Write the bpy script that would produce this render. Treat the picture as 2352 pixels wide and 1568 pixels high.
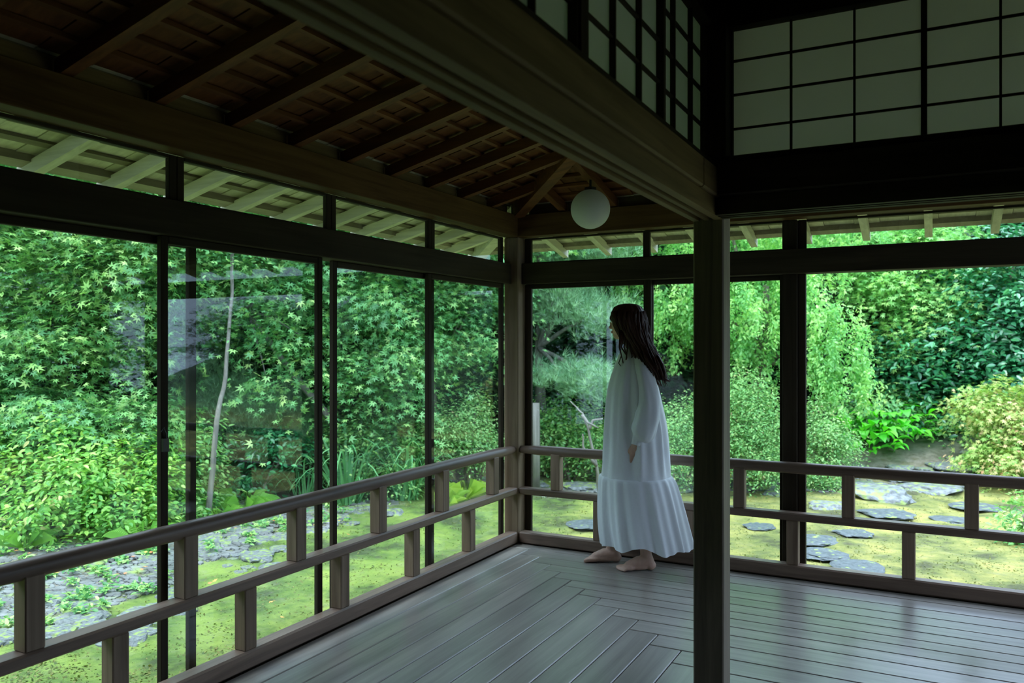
import bpy, bmesh, math, random
import numpy as np
from mathutils import Vector, Matrix, noise

for o in list(bpy.data.objects):
    bpy.data.objects.remove(o)
S = bpy.context.scene
COL = S.collection
RNG = np.random.default_rng(7)
random.seed(5)

# ------------------------------------------------------------------ camera, sky, sun, exposure
FPX = 1838.0
YAW = 0.4875
CAM = np.array([2.486, -4.776, 1.33])
RV = np.array([math.cos(YAW), math.sin(YAW), 0.0])
LV = np.array([-math.sin(YAW), math.cos(YAW), 0.0])
cam = bpy.data.cameras.new('camera')
cam.lens = 36 * FPX / 2352
cam.sensor_width = 36
cam.shift_y = 9 / 2352
cam.dof.use_dof = True
cam.dof.focus_distance = 4.0
cam.dof.aperture_fstop = 3.5
cam.clip_end = 200
camo = bpy.data.objects.new('camera', cam)
COL.objects.link(camo)
camo.location = CAM
camo.rotation_euler = (math.pi / 2, 0, YAW)
S.camera = camo

W = bpy.data.worlds.new('overcast_sky')
S.world = W
W.use_nodes = True
nt = W.node_tree
bg = nt.nodes['Background']
tc = nt.nodes.new('ShaderNodeTexCoord')
sep = nt.nodes.new('ShaderNodeSeparateXYZ')
rmp = nt.nodes.new('ShaderNodeValToRGB')
nt.links.new(tc.outputs['Generated'], sep.inputs[0])
nt.links.new(sep.outputs['Z'], rmp.inputs[0])
nt.links.new(rmp.outputs[0], bg.inputs[0])
rmp.color_ramp.elements[0].position = 0.0
rmp.color_ramp.elements[0].color = (0.26, 0.36, 0.50, 1)
rmp.color_ramp.elements[1].position = 0.9
rmp.color_ramp.elements[1].color = (0.84, 1.08, 1.42, 1)
bg.inputs[1].default_value = 6.0
sun = bpy.data.lights.new('sun', 'SUN')
sun.energy = 3.6
sun.angle = math.radians(40)
sun.color = (1.0, 0.98, 0.88)
suno = bpy.data.objects.new('sun', sun)
COL.objects.link(suno)
suno.rotation_euler = Vector((-0.25, -0.35, 1)).to_track_quat('Z', 'Y').to_euler()

vs = S.view_settings
vs.view_transform = 'Standard'
vs.look = 'None'
vs.gamma = 1
vs.use_curve_mapping = False
vs.exposure = 0.0

# ------------------------------------------------------------------ helpers
def tag(o, label=None, cat=None, group=None, kind=None):
    if label: o['label'] = label
    if cat: o['category'] = cat
    if group: o['group'] = group
    if kind: o['kind'] = kind
    return o

def empty(name, loc, rz=0.0):
    o = bpy.data.objects.new(name, None)
    o.empty_display_size = 0.1
    o.location = loc
    o.rotation_euler = (0, 0, rz)
    COL.objects.link(o)
    return o

WLOC = {}
def wl(o):
    return np.array(WLOC.get(o.name, tuple(o.location)), float)

class MB:
    def __init__(s):
        s.v = []; s.f = []
    def box(s, x0, x1, y0, y1, z0, z1):
        b = len(s.v)
        s.v += [(x0,y0,z0),(x1,y0,z0),(x1,y1,z0),(x0,y1,z0),(x0,y0,z1),(x1,y0,z1),(x1,y1,z1),(x0,y1,z1)]
        s.f += [tuple(b+i for i in q) for q in ((3,2,1,0),(4,5,6,7),(0,1,5,4),(1,2,6,5),(2,3,7,6),(3,0,4,7))]
        return s
    def hexa(s, bot, top):
        b = len(s.v); n = len(bot)
        s.v += [tuple(p) for p in bot] + [tuple(p) for p in top]
        s.f.append(tuple(b+i for i in range(n-1, -1, -1)))
        s.f.append(tuple(b+n+i for i in range(n)))
        for i in range(n):
            j = (i+1) % n
            s.f.append((b+i, b+j, b+n+j, b+n+i))
        return s
    def tube(s, pts, rads, n=8, caps=True, squash=None):
        pts = [Vector(p) for p in pts]; b = len(s.v); m = len(pts)
        up = None
        for i, p in enumerate(pts):
            d = (pts[min(i+1, m-1)] - pts[max(i-1, 0)]).normalized()
            if up is None:
                up = Vector((0,0,1)) if abs(d.z) < .9 else Vector((1,0,0))
            a = d.cross(up).normalized(); c = a.cross(d).normalized(); up = c
            r = rads[i] if hasattr(rads, '__len__') else rads
            for k in range(n):
                t = 2*math.pi*k/n
                s.v.append(tuple(p + a*math.cos(t)*r + c*math.sin(t)*r*(squash or 1)))
        for i in range(m-1):
            for k in range(n):
                s.f.append((b+i*n+k, b+i*n+(k+1) % n, b+(i+1)*n+(k+1) % n, b+(i+1)*n+k))
        if caps:
            s.f.append(tuple(b+k for k in range(n-1, -1, -1)))
            s.f.append(tuple(b+(m-1)*n+k for k in range(n)))
        return s
    def sphere(s, c, r, nu=16, nv=10):
        b = len(s.v)
        rx, ry, rz = (r, r, r) if not hasattr(r, '__len__') else r
        for j in range(nv+1):
            ph = math.pi*j/nv
            for i in range(nu):
                th = 2*math.pi*i/nu
                s.v.append((c[0]+rx*math.sin(ph)*math.cos(th), c[1]+ry*math.sin(ph)*math.sin(th), c[2]+rz*math.cos(ph)))
        for j in range(nv):
            for i in range(nu):
                s.f.append((b+j*nu+i, b+(j+1)*nu+i, b+(j+1)*nu+(i+1) % nu, b+j*nu+(i+1) % nu))
        return s
    def build(s, name, mat, parent=None, origin=None, smooth=False, bevel=0, local=False):
        v = np.array(s.v, float)
        if local:
            org = np.zeros(3)
        elif origin is None:
            lo, hi = v.min(0), v.max(0)
            org = np.array([(lo[0]+hi[0])/2, (lo[1]+hi[1])/2, lo[2]])
        else:
            org = np.array(origin, float)
        me = bpy.data.meshes.new(name)
        me.from_pydata((v-org).tolist(), [], s.f)
        me.materials.append(mat)
        if smooth:
            me.polygons.foreach_set('use_smooth', [True]*len(me.polygons))
        me.update()
        o = bpy.data.objects.new(name, me)
        COL.objects.link(o)
        if local:
            o.parent = parent
        else:
            WLOC[o.name] = tuple(org)
            if parent is not None:
                o.parent = parent
                o.location = org - wl(parent)
            else:
                o.location = org
        if bevel:
            m = o.modifiers.new('bevel', 'BEVEL'); m.width = bevel; m.segments = 1; m.limit_method = 'ANGLE'
        return o

def dup(o, loc, parent=None, rot=None, scale=None, name=None):
    c = o.copy()
    if name: c.name = name
    COL.objects.link(c)
    if parent is not None: c.parent = parent
    c.location = loc
    if rot is not None: c.rotation_euler = rot
    if scale is not None: c.scale = scale
    return c

def bx(name, mat, x0, x1, y0, y1, z0, z1, parent=None, bevel=0.003):
    return MB().box(x0, x1, y0, y1, z0, z1).build(name, mat, parent, bevel=bevel)

# ------------------------------------------------------------------ materials
def new_mat(name):
    m = bpy.data.materials.new(name); m.use_nodes = True
    n = m.node_tree
    return m, n, n.nodes['Principled BSDF'], n.nodes['Material Output']

def wood(name, c1, c2, axis='Z', rough=0.55, bump=0.25, var=0.25, scale=1.0, spec=0.28):
    m, n, p, out = new_mat(name)
    L = n.links.new
    tc = n.nodes.new('ShaderNodeTexCoord')
    oi = n.nodes.new('ShaderNodeObjectInfo')
    mp = n.nodes.new('ShaderNodeMapping')
    sc = [26*scale]*3
    sc['XYZ'.index(axis)] = 1.3*scale
    mp.inputs['Scale'].default_value = sc
    L(tc.outputs['Object'], mp.inputs[0])
    ad = n.nodes.new('ShaderNodeVectorMath'); ad.operation = 'ADD'
    mul = n.nodes.new('ShaderNodeMath'); mul.operation = 'MULTIPLY'; mul.inputs[1].default_value = 57.0
    L(oi.outputs['Random'], mul.inputs[0])
    L(mp.outputs[0], ad.inputs[0]); L(mul.outputs[0], ad.inputs[1])
    ns = n.nodes.new('ShaderNodeTexNoise'); ns.inputs['Scale'].default_value = 1.0
    ns.inputs['Detail'].default_value = 5; ns.inputs['Roughness'].default_value = 0.62
    ns.inputs['Distortion'].default_value = 0.6
    L(ad.outputs[0], ns.inputs['Vector'])
    n2 = n.nodes.new('ShaderNodeTexNoise'); n2.inputs['Scale'].default_value = 3.0; n2.inputs['Detail'].default_value = 3
    L(tc.outputs['Object'], n2.inputs['Vector'])
    mr = n.nodes.new('ShaderNodeMapRange'); mr.inputs[1].default_value = .3; mr.inputs[2].default_value = .7
    L(ns.outputs[0], mr.inputs[0])
    mx = n.nodes.new('ShaderNodeMix'); mx.data_type = 'RGBA'
    mx.inputs[6].default_value = (*c1, 1); mx.inputs[7].default_value = (*c2, 1)
    L(mr.outputs[0], mx.inputs[0])
    hs = n.nodes.new('ShaderNodeHueSaturation')
    a = n.nodes.new('ShaderNodeMath'); a.operation = 'MULTIPLY_ADD'
    a.inputs[1].default_value = var; a.inputs[2].default_value = 1 - var/2 - .15
    L(oi.outputs['Random'], a.inputs[0])
    a2 = n.nodes.new('ShaderNodeMath'); a2.operation = 'MULTIPLY_ADD'; a2.inputs[1].default_value = .3
    L(n2.outputs[0], a2.inputs[0]); L(a.outputs[0], a2.inputs[2])
    L(a2.outputs[0], hs.inputs['Value']); L(mx.outputs[2], hs.inputs['Color'])
    L(hs.outputs[0], p.inputs['Base Color'])
    p.inputs['Roughness'].default_value = rough
    p.inputs['Specular IOR Level'].default_value = spec
    if bump:
        bp = n.nodes.new('ShaderNodeBump'); bp.inputs['Strength'].default_value = bump; bp.inputs['Distance'].default_value = .003
        L(ns.outputs[0], bp.inputs['Height']); L(bp.outputs[0], p.inputs['Normal'])
    return m

DK1, DK2 = (0.028, 0.021, 0.014), (0.055, 0.042, 0.028)
W_DX = wood('dark_wood_x', DK1, DK2, 'X', spec=.1, rough=.65); W_DY = wood('dark_wood_y', DK1, DK2, 'Y', spec=.1, rough=.65); W_DZ = wood('dark_wood_z', DK1, DK2, 'Z', spec=.1, rough=.65)
W_BY = wood('beam_wood_y', (0.13, 0.090, 0.045), (0.24, 0.170, 0.085), 'Y', rough=.65, spec=.15)
W_BX = wood('beam_wood_x', (0.10, 0.075, 0.05), (0.17, 0.13, 0.085), 'X', rough=.6)
W_HY = wood('header_wood_y', (0.080, 0.040, 0.016), (0.16, 0.092, 0.034), 'Y', rough=.6, spec=.1)
W_HX = wood('header_wood_x', (0.080, 0.040, 0.016), (0.15, 0.082, 0.032), 'X', rough=.6, spec=.1)
W_PZ = wood('post_wood_z', (0.19, 0.128, 0.078), (0.32, 0.23, 0.15), 'Z', rough=.65, spec=.12)
W_RX = wood('rail_wood_x', (0.125, 0.080, 0.056), (0.25, 0.170, 0.125), 'X', rough=.42, spec=.38)
W_RY = wood('rail_wood_y', (0.125, 0.080, 0.056), (0.25, 0.170, 0.125), 'Y', rough=.42, spec=.38)
W_RZ = wood('rail_wood_z', (0.16, 0.105, 0.070), (0.30, 0.21, 0.145), 'Z', rough=.55)
W_FX = wood('floor_wood_x', (0.205, 0.180, 0.155), (0.345, 0.310, 0.270), 'X', spec=.55, rough=.28, bump=.1, var=.3, scale=.8)
W_FY = wood('floor_wood_y', (0.205, 0.180, 0.155), (0.345, 0.310, 0.270), 'Y', spec=.55, rough=.28, bump=.1, var=.3, scale=.8)
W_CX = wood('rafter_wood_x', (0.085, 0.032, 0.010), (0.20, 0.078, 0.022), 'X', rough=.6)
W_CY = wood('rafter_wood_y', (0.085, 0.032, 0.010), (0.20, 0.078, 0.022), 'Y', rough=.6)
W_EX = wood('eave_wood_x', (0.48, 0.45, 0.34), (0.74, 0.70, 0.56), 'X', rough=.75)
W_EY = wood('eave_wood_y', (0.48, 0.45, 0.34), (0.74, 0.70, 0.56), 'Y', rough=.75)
W_KD = wood('eave_batten_wood', (0.13, 0.11, 0.07), (0.22, 0.19, 0.13), 'Y', rough=.75)

W_FA = wood('fascia_wood', (0.26, 0.22, 0.16), (0.40, 0.35, 0.26), 'Y', rough=.75)
def plain(name, c, rough=.6, metal=0.0):
    m, n, p, out = new_mat(name)
    ns = n.nodes.new('ShaderNodeTexNoise'); ns.inputs['Scale'].default_value = 12; ns.inputs['Detail'].default_value = 4
    mx = n.nodes.new('ShaderNodeMix'); mx.data_type = 'RGBA'
    mx.inputs[6].default_value = (c[0]*.85, c[1]*.85, c[2]*.85, 1); mx.inputs[7].default_value = (min(1, c[0]*1.12), min(1, c[1]*1.12), min(1, c[2]*1.12), 1)
    n.links.new(ns.outputs[0], mx.inputs[0]); n.links.new(mx.outputs[2], p.inputs['Base Color'])
    p.inputs['Roughness'].default_value = rough; p.inputs['Metallic'].default_value = metal
    return m

def transl(name, c, k=.5, rough=.8, c2=None):
    m, n, p, out = new_mat(name)
    ns = n.nodes.new('ShaderNodeTexNoise'); ns.inputs['Scale'].default_value = 40; ns.inputs['Detail'].default_value = 5
    mx = n.nodes.new('ShaderNodeMix'); mx.data_type = 'RGBA'
    mx.inputs[6].default_value = (c[0]*.93, c[1]*.93, c[2]*.93, 1); mx.inputs[7].default_value = (*c, 1)
    n.links.new(ns.outputs[0], mx.inputs[0]); n.links.new(mx.outputs[2], p.inputs['Base Color'])
    p.inputs['Roughness'].default_value = rough
    t = n.nodes.new('ShaderNodeBsdfTranslucent'); n.links.new(mx.outputs[2], t.inputs[0])
    ms = n.nodes.new('ShaderNodeMixShader'); ms.inputs[0].default_value = k
    n.links.new(p.outputs[0], ms.inputs[1]); n.links.new(t.outputs[0], ms.inputs[2]); n.links.new(ms.outputs[0], out.inputs[0])
    return m

M_PAPER = transl('shoji_paper', (0.84, 0.86, 0.86), .58)
M_GLOBE = transl('opal_glass', (0.80, 0.82, 0.80), .35, rough=.35)
M_DRESS = transl('white_cotton', (0.88, 0.91, 0.95), .22)
M_METAL = plain('dark_metal', (.05, .05, .045), .4, .8)
M_BRASS = plain('aged_metal', (.35, .34, .3), .4, .9)
M_PLASTER = plain('plaster', (.035, .032, .024), .9)
M_TATAMI = plain('tatami', (.045, .045, .028), .9)

def glass_mat():
    m, n, p, out = new_mat('window_glass')
    n.nodes.remove(p)
    tr = n.nodes.new('ShaderNodeBsdfTransparent'); tr.inputs[0].default_value = (.93, .96, .94, 1)
    gl = n.nodes.new('ShaderNodeBsdfGlossy'); gl.inputs['Roughness'].default_value = .0
    lw = n.nodes.new('ShaderNodeLayerWeight'); lw.inputs[0].default_value = .5
    pw = n.nodes.new('ShaderNodeMath'); pw.operation = 'POWER'; pw.inputs[1].default_value = 5
    a = n.nodes.new('ShaderNodeMath'); a.operation = 'MULTIPLY_ADD'; a.inputs[1].default_value = .96; a.inputs[2].default_value = .036
    n.links.new(lw.outputs['Facing'], pw.inputs[0]); n.links.new(pw.outputs[0], a.inputs[0])
    ms = n.nodes.new('ShaderNodeMixShader')
    n.links.new(a.outputs[0], ms.inputs[0]); n.links.new(tr.outputs[0], ms.inputs[1]); n.links.new(gl.outputs[0], ms.inputs[2])
    n.links.new(ms.outputs[0], out.inputs[0])
    return m
M_GLASS = glass_mat()

def leaf_mat(name, cols, rough=.45, tr=.35, spec=.4):
    """cols: list of (position, colour), picked per leaf through the 'rnd' attribute"""
    m, n, p, out = new_mat(name)
    at = n.nodes.new('ShaderNodeAttribute'); at.attribute_name = 'rnd'
    rp = n.nodes.new('ShaderNodeValToRGB')
    els = rp.color_ramp.elements
    els[0].position = cols[0][0]; els[0].color = (*cols[0][1], 1)
    els[1].position = cols[-1][0]; els[1].color = (*cols[-1][1], 1)
    for q, c in cols[1:-1]:
        e = els.new(q); e.color = (*c, 1)
    n.links.new(at.outputs['Fac'], rp.inputs[0]); n.links.new(rp.outputs[0], p.inputs['Base Color'])
    p.inputs['Roughness'].default_value = rough
    p.inputs['Specular IOR Level'].default_value = spec
    t = n.nodes.new('ShaderNodeBsdfTranslucent')
    hs = n.nodes.new('ShaderNodeHueSaturation'); hs.inputs['Saturation'].default_value = 1.1; hs.inputs['Value'].default_value = 1.3
    n.links.new(rp.outputs[0], hs.inputs['Color']); n.links.new(hs.outputs[0], t.inputs[0])
    ms = n.nodes.new('ShaderNodeMixShader'); ms.inputs[0].default_value = tr
    n.links.new(p.outputs[0], ms.inputs[1]); n.links.new(t.outputs[0], ms.inputs[2]); n.links.new(ms.outputs[0], out.inputs[0])
    return m

M_MAPLE = leaf_mat('maple_leaves', [(0, (.06, .20, .07)), (.35, (.13, .34, .10)), (.75, (.30, .52, .14)), (1, (.52, .68, .24))], .42)
M_MAPLE_B = leaf_mat('second_maple_leaves', [(0, (.06, .20, .075)), (.5, (.16, .40, .13)), (.85, (.34, .56, .17)), (1, (.52, .66, .24))], .42)  # second maple leaf mix, with brighter mid greens
M_YELLOW = leaf_mat('fresh_shrub_leaves', [(0, (.07, .26, .06)), (.5, (.22, .48, .09)), (.9, (.46, .66, .14)), (1, (.66, .52, .26))], .4)
M_WEEP = leaf_mat('weeping_leaves', [(0, (.12, .36, .11)), (.5, (.28, .58, .17)), (1, (.62, .82, .28))], .5, .42)
M_AZALEA = leaf_mat('azalea_leaves', [(0, (.08, .26, .08)), (.55, (.21, .42, .13)), (.88, (.40, .56, .20)), (1, (.60, .36, .24))], .5)
M_PINKISH = leaf_mat('pink_tipped_leaves', [(0, (.12, .32, .06)), (.5, (.34, .50, .11)), (.8, (.58, .50, .22)), (1, (.72, .38, .25))], .5)
M_GLOSSY = leaf_mat('glossy_dark_leaves', [(0, (.015, .11, .045)), (.6, (.04, .22, .08)), (1, (.10, .36, .12))], .25, .18, .8)
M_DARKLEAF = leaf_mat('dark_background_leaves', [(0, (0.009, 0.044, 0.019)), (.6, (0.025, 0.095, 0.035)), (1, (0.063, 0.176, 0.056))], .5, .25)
M_PINE = leaf_mat('pine_needles', [(0, (0.108, 0.270, 0.135)), (1, (0.351, 0.567, 0.270))], .5, .2)
M_HOSTA = leaf_mat('broad_green_leaf', [(0, (0.081, 0.486, 0.041)), (1, (0.216, 0.743, 0.081))], .35, .4)
M_FERN = leaf_mat('fern_green', [(0, (.14, .36, .05)), (1, (.24, .48, .08))], .5, .4)
M_FERN_Y = leaf_mat('fern_yellow', [(0, (.24, .42, .06)), (1, (.42, .56, .10))], .5, .45)
M_BLADE = leaf_mat('grass_blade', [(0, (.10, .32, .12)), (1, (.18, .42, .16))], .4, .35)
M_MOSSTUFT = leaf_mat('moss_tufts', [(0, (.06, .10, .018)), (.5, (.13, .155, .03)), (1, (.22, .21, .06))], .7, .3)
M_FALLEN = leaf_mat('fallen_leaf_orange', [(0, (.75, .22, .10)), (1, (.85, .42, .12))], .6, .2)
M_BARK = wood('bark', (.10, .085, .065), (.25, .22, .17), 'Z', rough=.9, bump=.6)
M_BARKP = wood('pale_bark', (.10, .09, .075), (.24, .22, .19), 'Z', rough=.9, bump=.5)

def rock_mat(name, c1, c2, moss=.3):
    m, n, p, out = new_mat(name)
    L = n.links.new
    tc = n.nodes.new('ShaderNodeTexCoord'); oi = n.nodes.new('ShaderNodeObjectInfo')
    ns = n.nodes.new('ShaderNodeTexNoise'); ns.noise_dimensions = '4D'; ns.inputs['Scale'].default_value = 6; ns.inputs['Detail'].default_value = 8; ns.inputs['Roughness'].default_value = .65
    L(tc.outputs['Object'], ns.inputs['Vector'])
    mu = n.nodes.new('ShaderNodeMath'); mu.operation = 'MULTIPLY'; mu.inputs[1].default_value = 30
    L(oi.outputs['Random'], mu.inputs[0]); L(mu.outputs[0], ns.inputs['W'])
    mr = n.nodes.new('ShaderNodeMapRange'); mr.inputs[1].default_value = .35; mr.inputs[2].default_value = .65
    L(ns.outputs[0], mr.inputs[0])
    mx = n.nodes.new('ShaderNodeMix'); mx.data_type = 'RGBA'; mx.inputs[6].default_value = (*c1, 1); mx.inputs[7].default_value = (*c2, 1)
    L(mr.outputs[0], mx.inputs[0])
    n2 = n.nodes.new('ShaderNodeTexNoise'); n2.noise_dimensions = '4D'; n2.inputs['Scale'].default_value = 3.2; n2.inputs['Detail'].default_value = 5
    L(tc.outputs['Object'], n2.inputs['Vector']); L(mu.outputs[0], n2.inputs['W'])
    m2 = n.nodes.new('ShaderNodeMapRange'); m2.inputs[1].default_value = .62 - moss*.25; m2.inputs[2].default_value = .70 - moss*.2
    L(n2.outputs[0], m2.inputs[0])
    mz = n.nodes.new('ShaderNodeMix'); mz.data_type = 'RGBA'; mz.inputs[7].default_value = (.22, .30, .07, 1)
    L(mx.outputs[2], mz.inputs[6]); L(m2.outputs[0], mz.inputs[0])
    L(mz.outputs[2], p.inputs['Base Color'])
    p.inputs['Roughness'].default_value = .6
    bp = n.nodes.new('ShaderNodeBump'); bp.inputs['Strength'].default_value = .6; bp.inputs['Distance'].default_value = .02
    L(ns.outputs[0], bp.inputs['Height']); L(bp.outputs[0], p.inputs['Normal'])
    return m
M_ROCK = rock_mat('garden_rock', (.055, .06, .06), (.20, .22, .215), .45)
M_ROCKD = rock_mat('dark_stepping_stone', (.035, .045, .048), (.10, .12, .125), .1)
M_PEBBLE = rock_mat('pebbles', (.07, .07, .065), (.22, .225, .22), .2)

def ground_mat():
    m, n, p, out = new_mat('moss_and_earth')
    L = n.links.new
    at = n.nodes.new('ShaderNodeAttribute'); at.attribute_name = 'stone'
    tc = n.nodes.new('ShaderNodeTexCoord')
    ns = n.nodes.new('ShaderNodeTexNoise'); ns.inputs['Scale'].default_value = 1.6; ns.inputs['Detail'].default_value = 8; ns.inputs['Roughness'].default_value = .7
    L(tc.outputs['Object'], ns.inputs['Vector'])
    mossr = n.nodes.new('ShaderNodeValToRGB')
    e = mossr.color_ramp.elements
    e[0].position = .39; e[0].color = (.05, .055, .015, 1); e[1].position = .60; e[1].color = (.27, .25, .06, 1)
    q = e.new(.47); q.color = (.12, .14, .028, 1)
    L(ns.outputs[0], mossr.inputs[0])
    ag = n.nodes.new('ShaderNodeAttribute'); ag.attribute_name = 'green'
    mg = n.nodes.new('ShaderNodeMix'); mg.data_type = 'RGBA'; mg.blend_type = 'MULTIPLY'; mg.inputs[7].default_value = (.66, 1.0, .6, 1)
    L(ag.outputs['Fac'], mg.inputs[0]); L(mossr.outputs[0], mg.inputs[6])
    n3 = n.nodes.new('ShaderNodeTexNoise'); n3.inputs['Scale'].default_value = 9; n3.inputs['Detail'].default_value = 8; n3.inputs['Roughness'].default_value = .7
    L(tc.outputs['Object'], n3.inputs['Vector'])
    er = n.nodes.new('ShaderNodeValToRGB')
    e = er.color_ramp.elements
    e[0].position = .35; e[0].color = (.07, .06, .04, 1); e[1].position = .65; e[1].color = (.24, .21, .16, 1)
    L(n3.outputs[0], er.inputs[0])
    ad = n.nodes.new('ShaderNodeMath'); ad.operation = 'ADD'
    sb = n.nodes.new('ShaderNodeMath'); sb.operation = 'MULTIPLY_ADD'; sb.inputs[1].default_value = 1.2; sb.inputs[2].default_value = -.6
    L(n3.outputs[0], sb.inputs[0]); L(sb.outputs[0], ad.inputs[0]); L(at.outputs['Fac'], ad.inputs[1]); ad.use_clamp = True
    mx = n.nodes.new('ShaderNodeMix'); mx.data_type = 'RGBA'
    L(ad.outputs[0], mx.inputs[0]); L(mg.outputs[2], mx.inputs[6]); L(er.outputs[0], mx.inputs[7])
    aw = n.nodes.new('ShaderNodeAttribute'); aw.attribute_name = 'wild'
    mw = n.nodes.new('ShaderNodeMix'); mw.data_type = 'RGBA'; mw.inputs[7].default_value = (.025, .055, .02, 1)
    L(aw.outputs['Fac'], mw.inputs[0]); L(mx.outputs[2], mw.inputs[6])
    L(mw.outputs[2], p.inputs['Base Color']); p.inputs['Roughness'].default_value = .9
    bp = n.nodes.new('ShaderNodeBump'); bp.inputs['Strength'].default_value = .8; bp.inputs['Distance'].default_value = .04
    L(n3.outputs[0], bp.inputs['Height']); L(bp.outputs[0], p.inputs['Normal'])
    return m
M_GROUND = ground_mat()

# ------------------------------------------------------------------ structure: floor
XE, YE = 5.4, -6.6            # far ends of the two veranda arms
SL = 0.245                    # roof pitch
floor = MB().box(-.1, XE, YE, .1, -.14, -.035).build('floor', W_DX)
tag(floor, kind='structure')
xs = [.0, .135, .28, .42, .54, .66, .79, .925, 1.07, 1.21, 1.355, 1.503, 1.66]
ys = [.0, .10, .24, .37, .49, .608, .725, .83, .945, 1.06, 1.205, 1.345, 1.498, 1.64, 1.75]
G = .0022
for i in range(1, len(xs)):
    MB().box(xs[i-1]+G, xs[i]-G, YE, -ys[i]-G, -.032, 0).build('plank', W_FY, floor, bevel=.0035)
for j in range(1, len(ys)):
    x0 = xs[min(j-1, len(xs)-1)]
    MB().box(x0+G, XE, -ys[j]+G, -ys[j-1]-G, -.032, 0).build('plank', W_FX, floor, bevel=.0035)
bx('threshold', W_DY, 1.665, 1.78, YE, -1.75, -.035, .003, floor)
bx('threshold', W_DX, 1.78, XE, -1.86, -1.752, -.035, .003, floor)
tm = MB().box(1.782, XE, YE, -1.862, -.035, 0).build('tatami_mat', M_TATAMI, floor)

# posts
def post(x0, x1, y0, y1, z0, z1, label, mat=W_PZ):
    o = bx('wooden_post', mat, x0, x1, y0, y1, z0, z1, bevel=.005)
    return tag(o, label, 'post')
post(-.107, 0, 0, .11, -.6, 2.06, 'corner post of the veranda where the two railings meet, behind the woman')
post(1.665, 1.78, -1.75, -1.636, .003, 2.02, 'near dark square post standing free, right of the woman', wood('near_post_wood', (.13, .102, .072), (.26, .21, .15), 'Z', rough=.6))
post(1.69, 1.775, .095, .18, -.6, 2.06, 'dark post of the outer window wall behind the railing, right of the near post', W_DZ)
# posts just outside the frame that carry the long beams
post(-.17, -.075, -3.72, -3.62, -.6, 2.06, 'outer wall post at the near end of the glazed wall', W_DZ)
post(3.52, 3.61, .095, .18, -.6, 2.06, 'outer wall post beyond the open bay', W_DZ)

# outer header beams
hl = bx('header_beam', W_HY, -.10, 0, YE, -.0, 2.06, 2.205); tag(hl, 'long brown header beam over the glazed left wall', 'beam')
hr = bx('header_beam', W_HX, -.10, XE, .0, .10, 2.06, 2.205); tag(hr, 'dark header beam over the back opening behind the globe lamp', 'beam')
# transom beams
tl = bx('transom_beam', W_DY, -.17, -.05, YE, 0, 1.745, 1.88); tag(tl, 'dark transom beam across the glazed left wall', 'beam')
tr_ = bx('transom_beam', W_DX, 0, XE, .05, .17, 1.745, 1.885); tag(tr_, 'dark transom beam across the back opening', 'beam')

# inner lintel with two grooves (left) and its upper rail
def lintel(axis):
    # profile: (across, z) strips; across from 0 (veranda side) to .115 (room side)
    st = [(0, .024, 0), (.024, .046, .014), (.046, .063, 0), (.063, .081, .014), (.081, .112, 0)]
    m = MB()
    zb = 1.803
    for a, b, dz in st:
        if axis == 'Y': m.box(1.665+a, 1.665+b, YE, -1.75, zb+dz, 1.866)
        else: m.box(1.778, XE, -1.865+a, -1.865+b, zb+dz, 1.866)
    return m
lt = empty('grooved_lintel', (1.72, -4, 1.803)); tag(lt, 'thick grooved lintel beam running from upper left down to the near post', 'beam')
lintel('Y').build('track', W_BY, lt)
bx('facing_rail', W_BY, 1.70, 1.792, -2.08, -1.735, 1.868, 1.972, lt, bevel=.006)
bx('facing_rail', W_BY, 1.70, 1.792, YE, -2.0825, 1.868, 1.972, lt, bevel=.006)
bx('window_sill', W_DY, 1.69, 1.755, YE, -1.75, 1.972, 2.018, lt)
ltb = empty('grooved_lintel', (3.4, -1.81, 1.803)); tag(ltb, 'black lintel running right from the near post under the paper windows', 'beam')
lintel('X').build('track', W_DX, ltb)
bx('facing_rail', W_DX, 1.79, XE, -1.893, -1.79, 1.868, 1.985, ltb, bevel=.004)
bx('window_sill', W_DX, 1.78, XE, -1.85, -1.70, 1.985, 2.016, ltb)

# upper corner post + plaster above the paper windows
up = bx('wall_upper_corner', W_DZ, 1.68, 1.806, -1.83, -1.64, 2.02, 3.0); tag(up, kind='structure')
wl_l = bx('wall_upper_left', W_DY, 1.70, 1.76, YE, -1.83, 2.512, 3.0, bevel=0); tag(wl_l, kind='structure')
wl_b = bx('wall_upper_back', W_DX, 1.806, XE, -1.77, -1.70, 2.512, 3.0, bevel=0); tag(wl_b, kind='structure')

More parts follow.
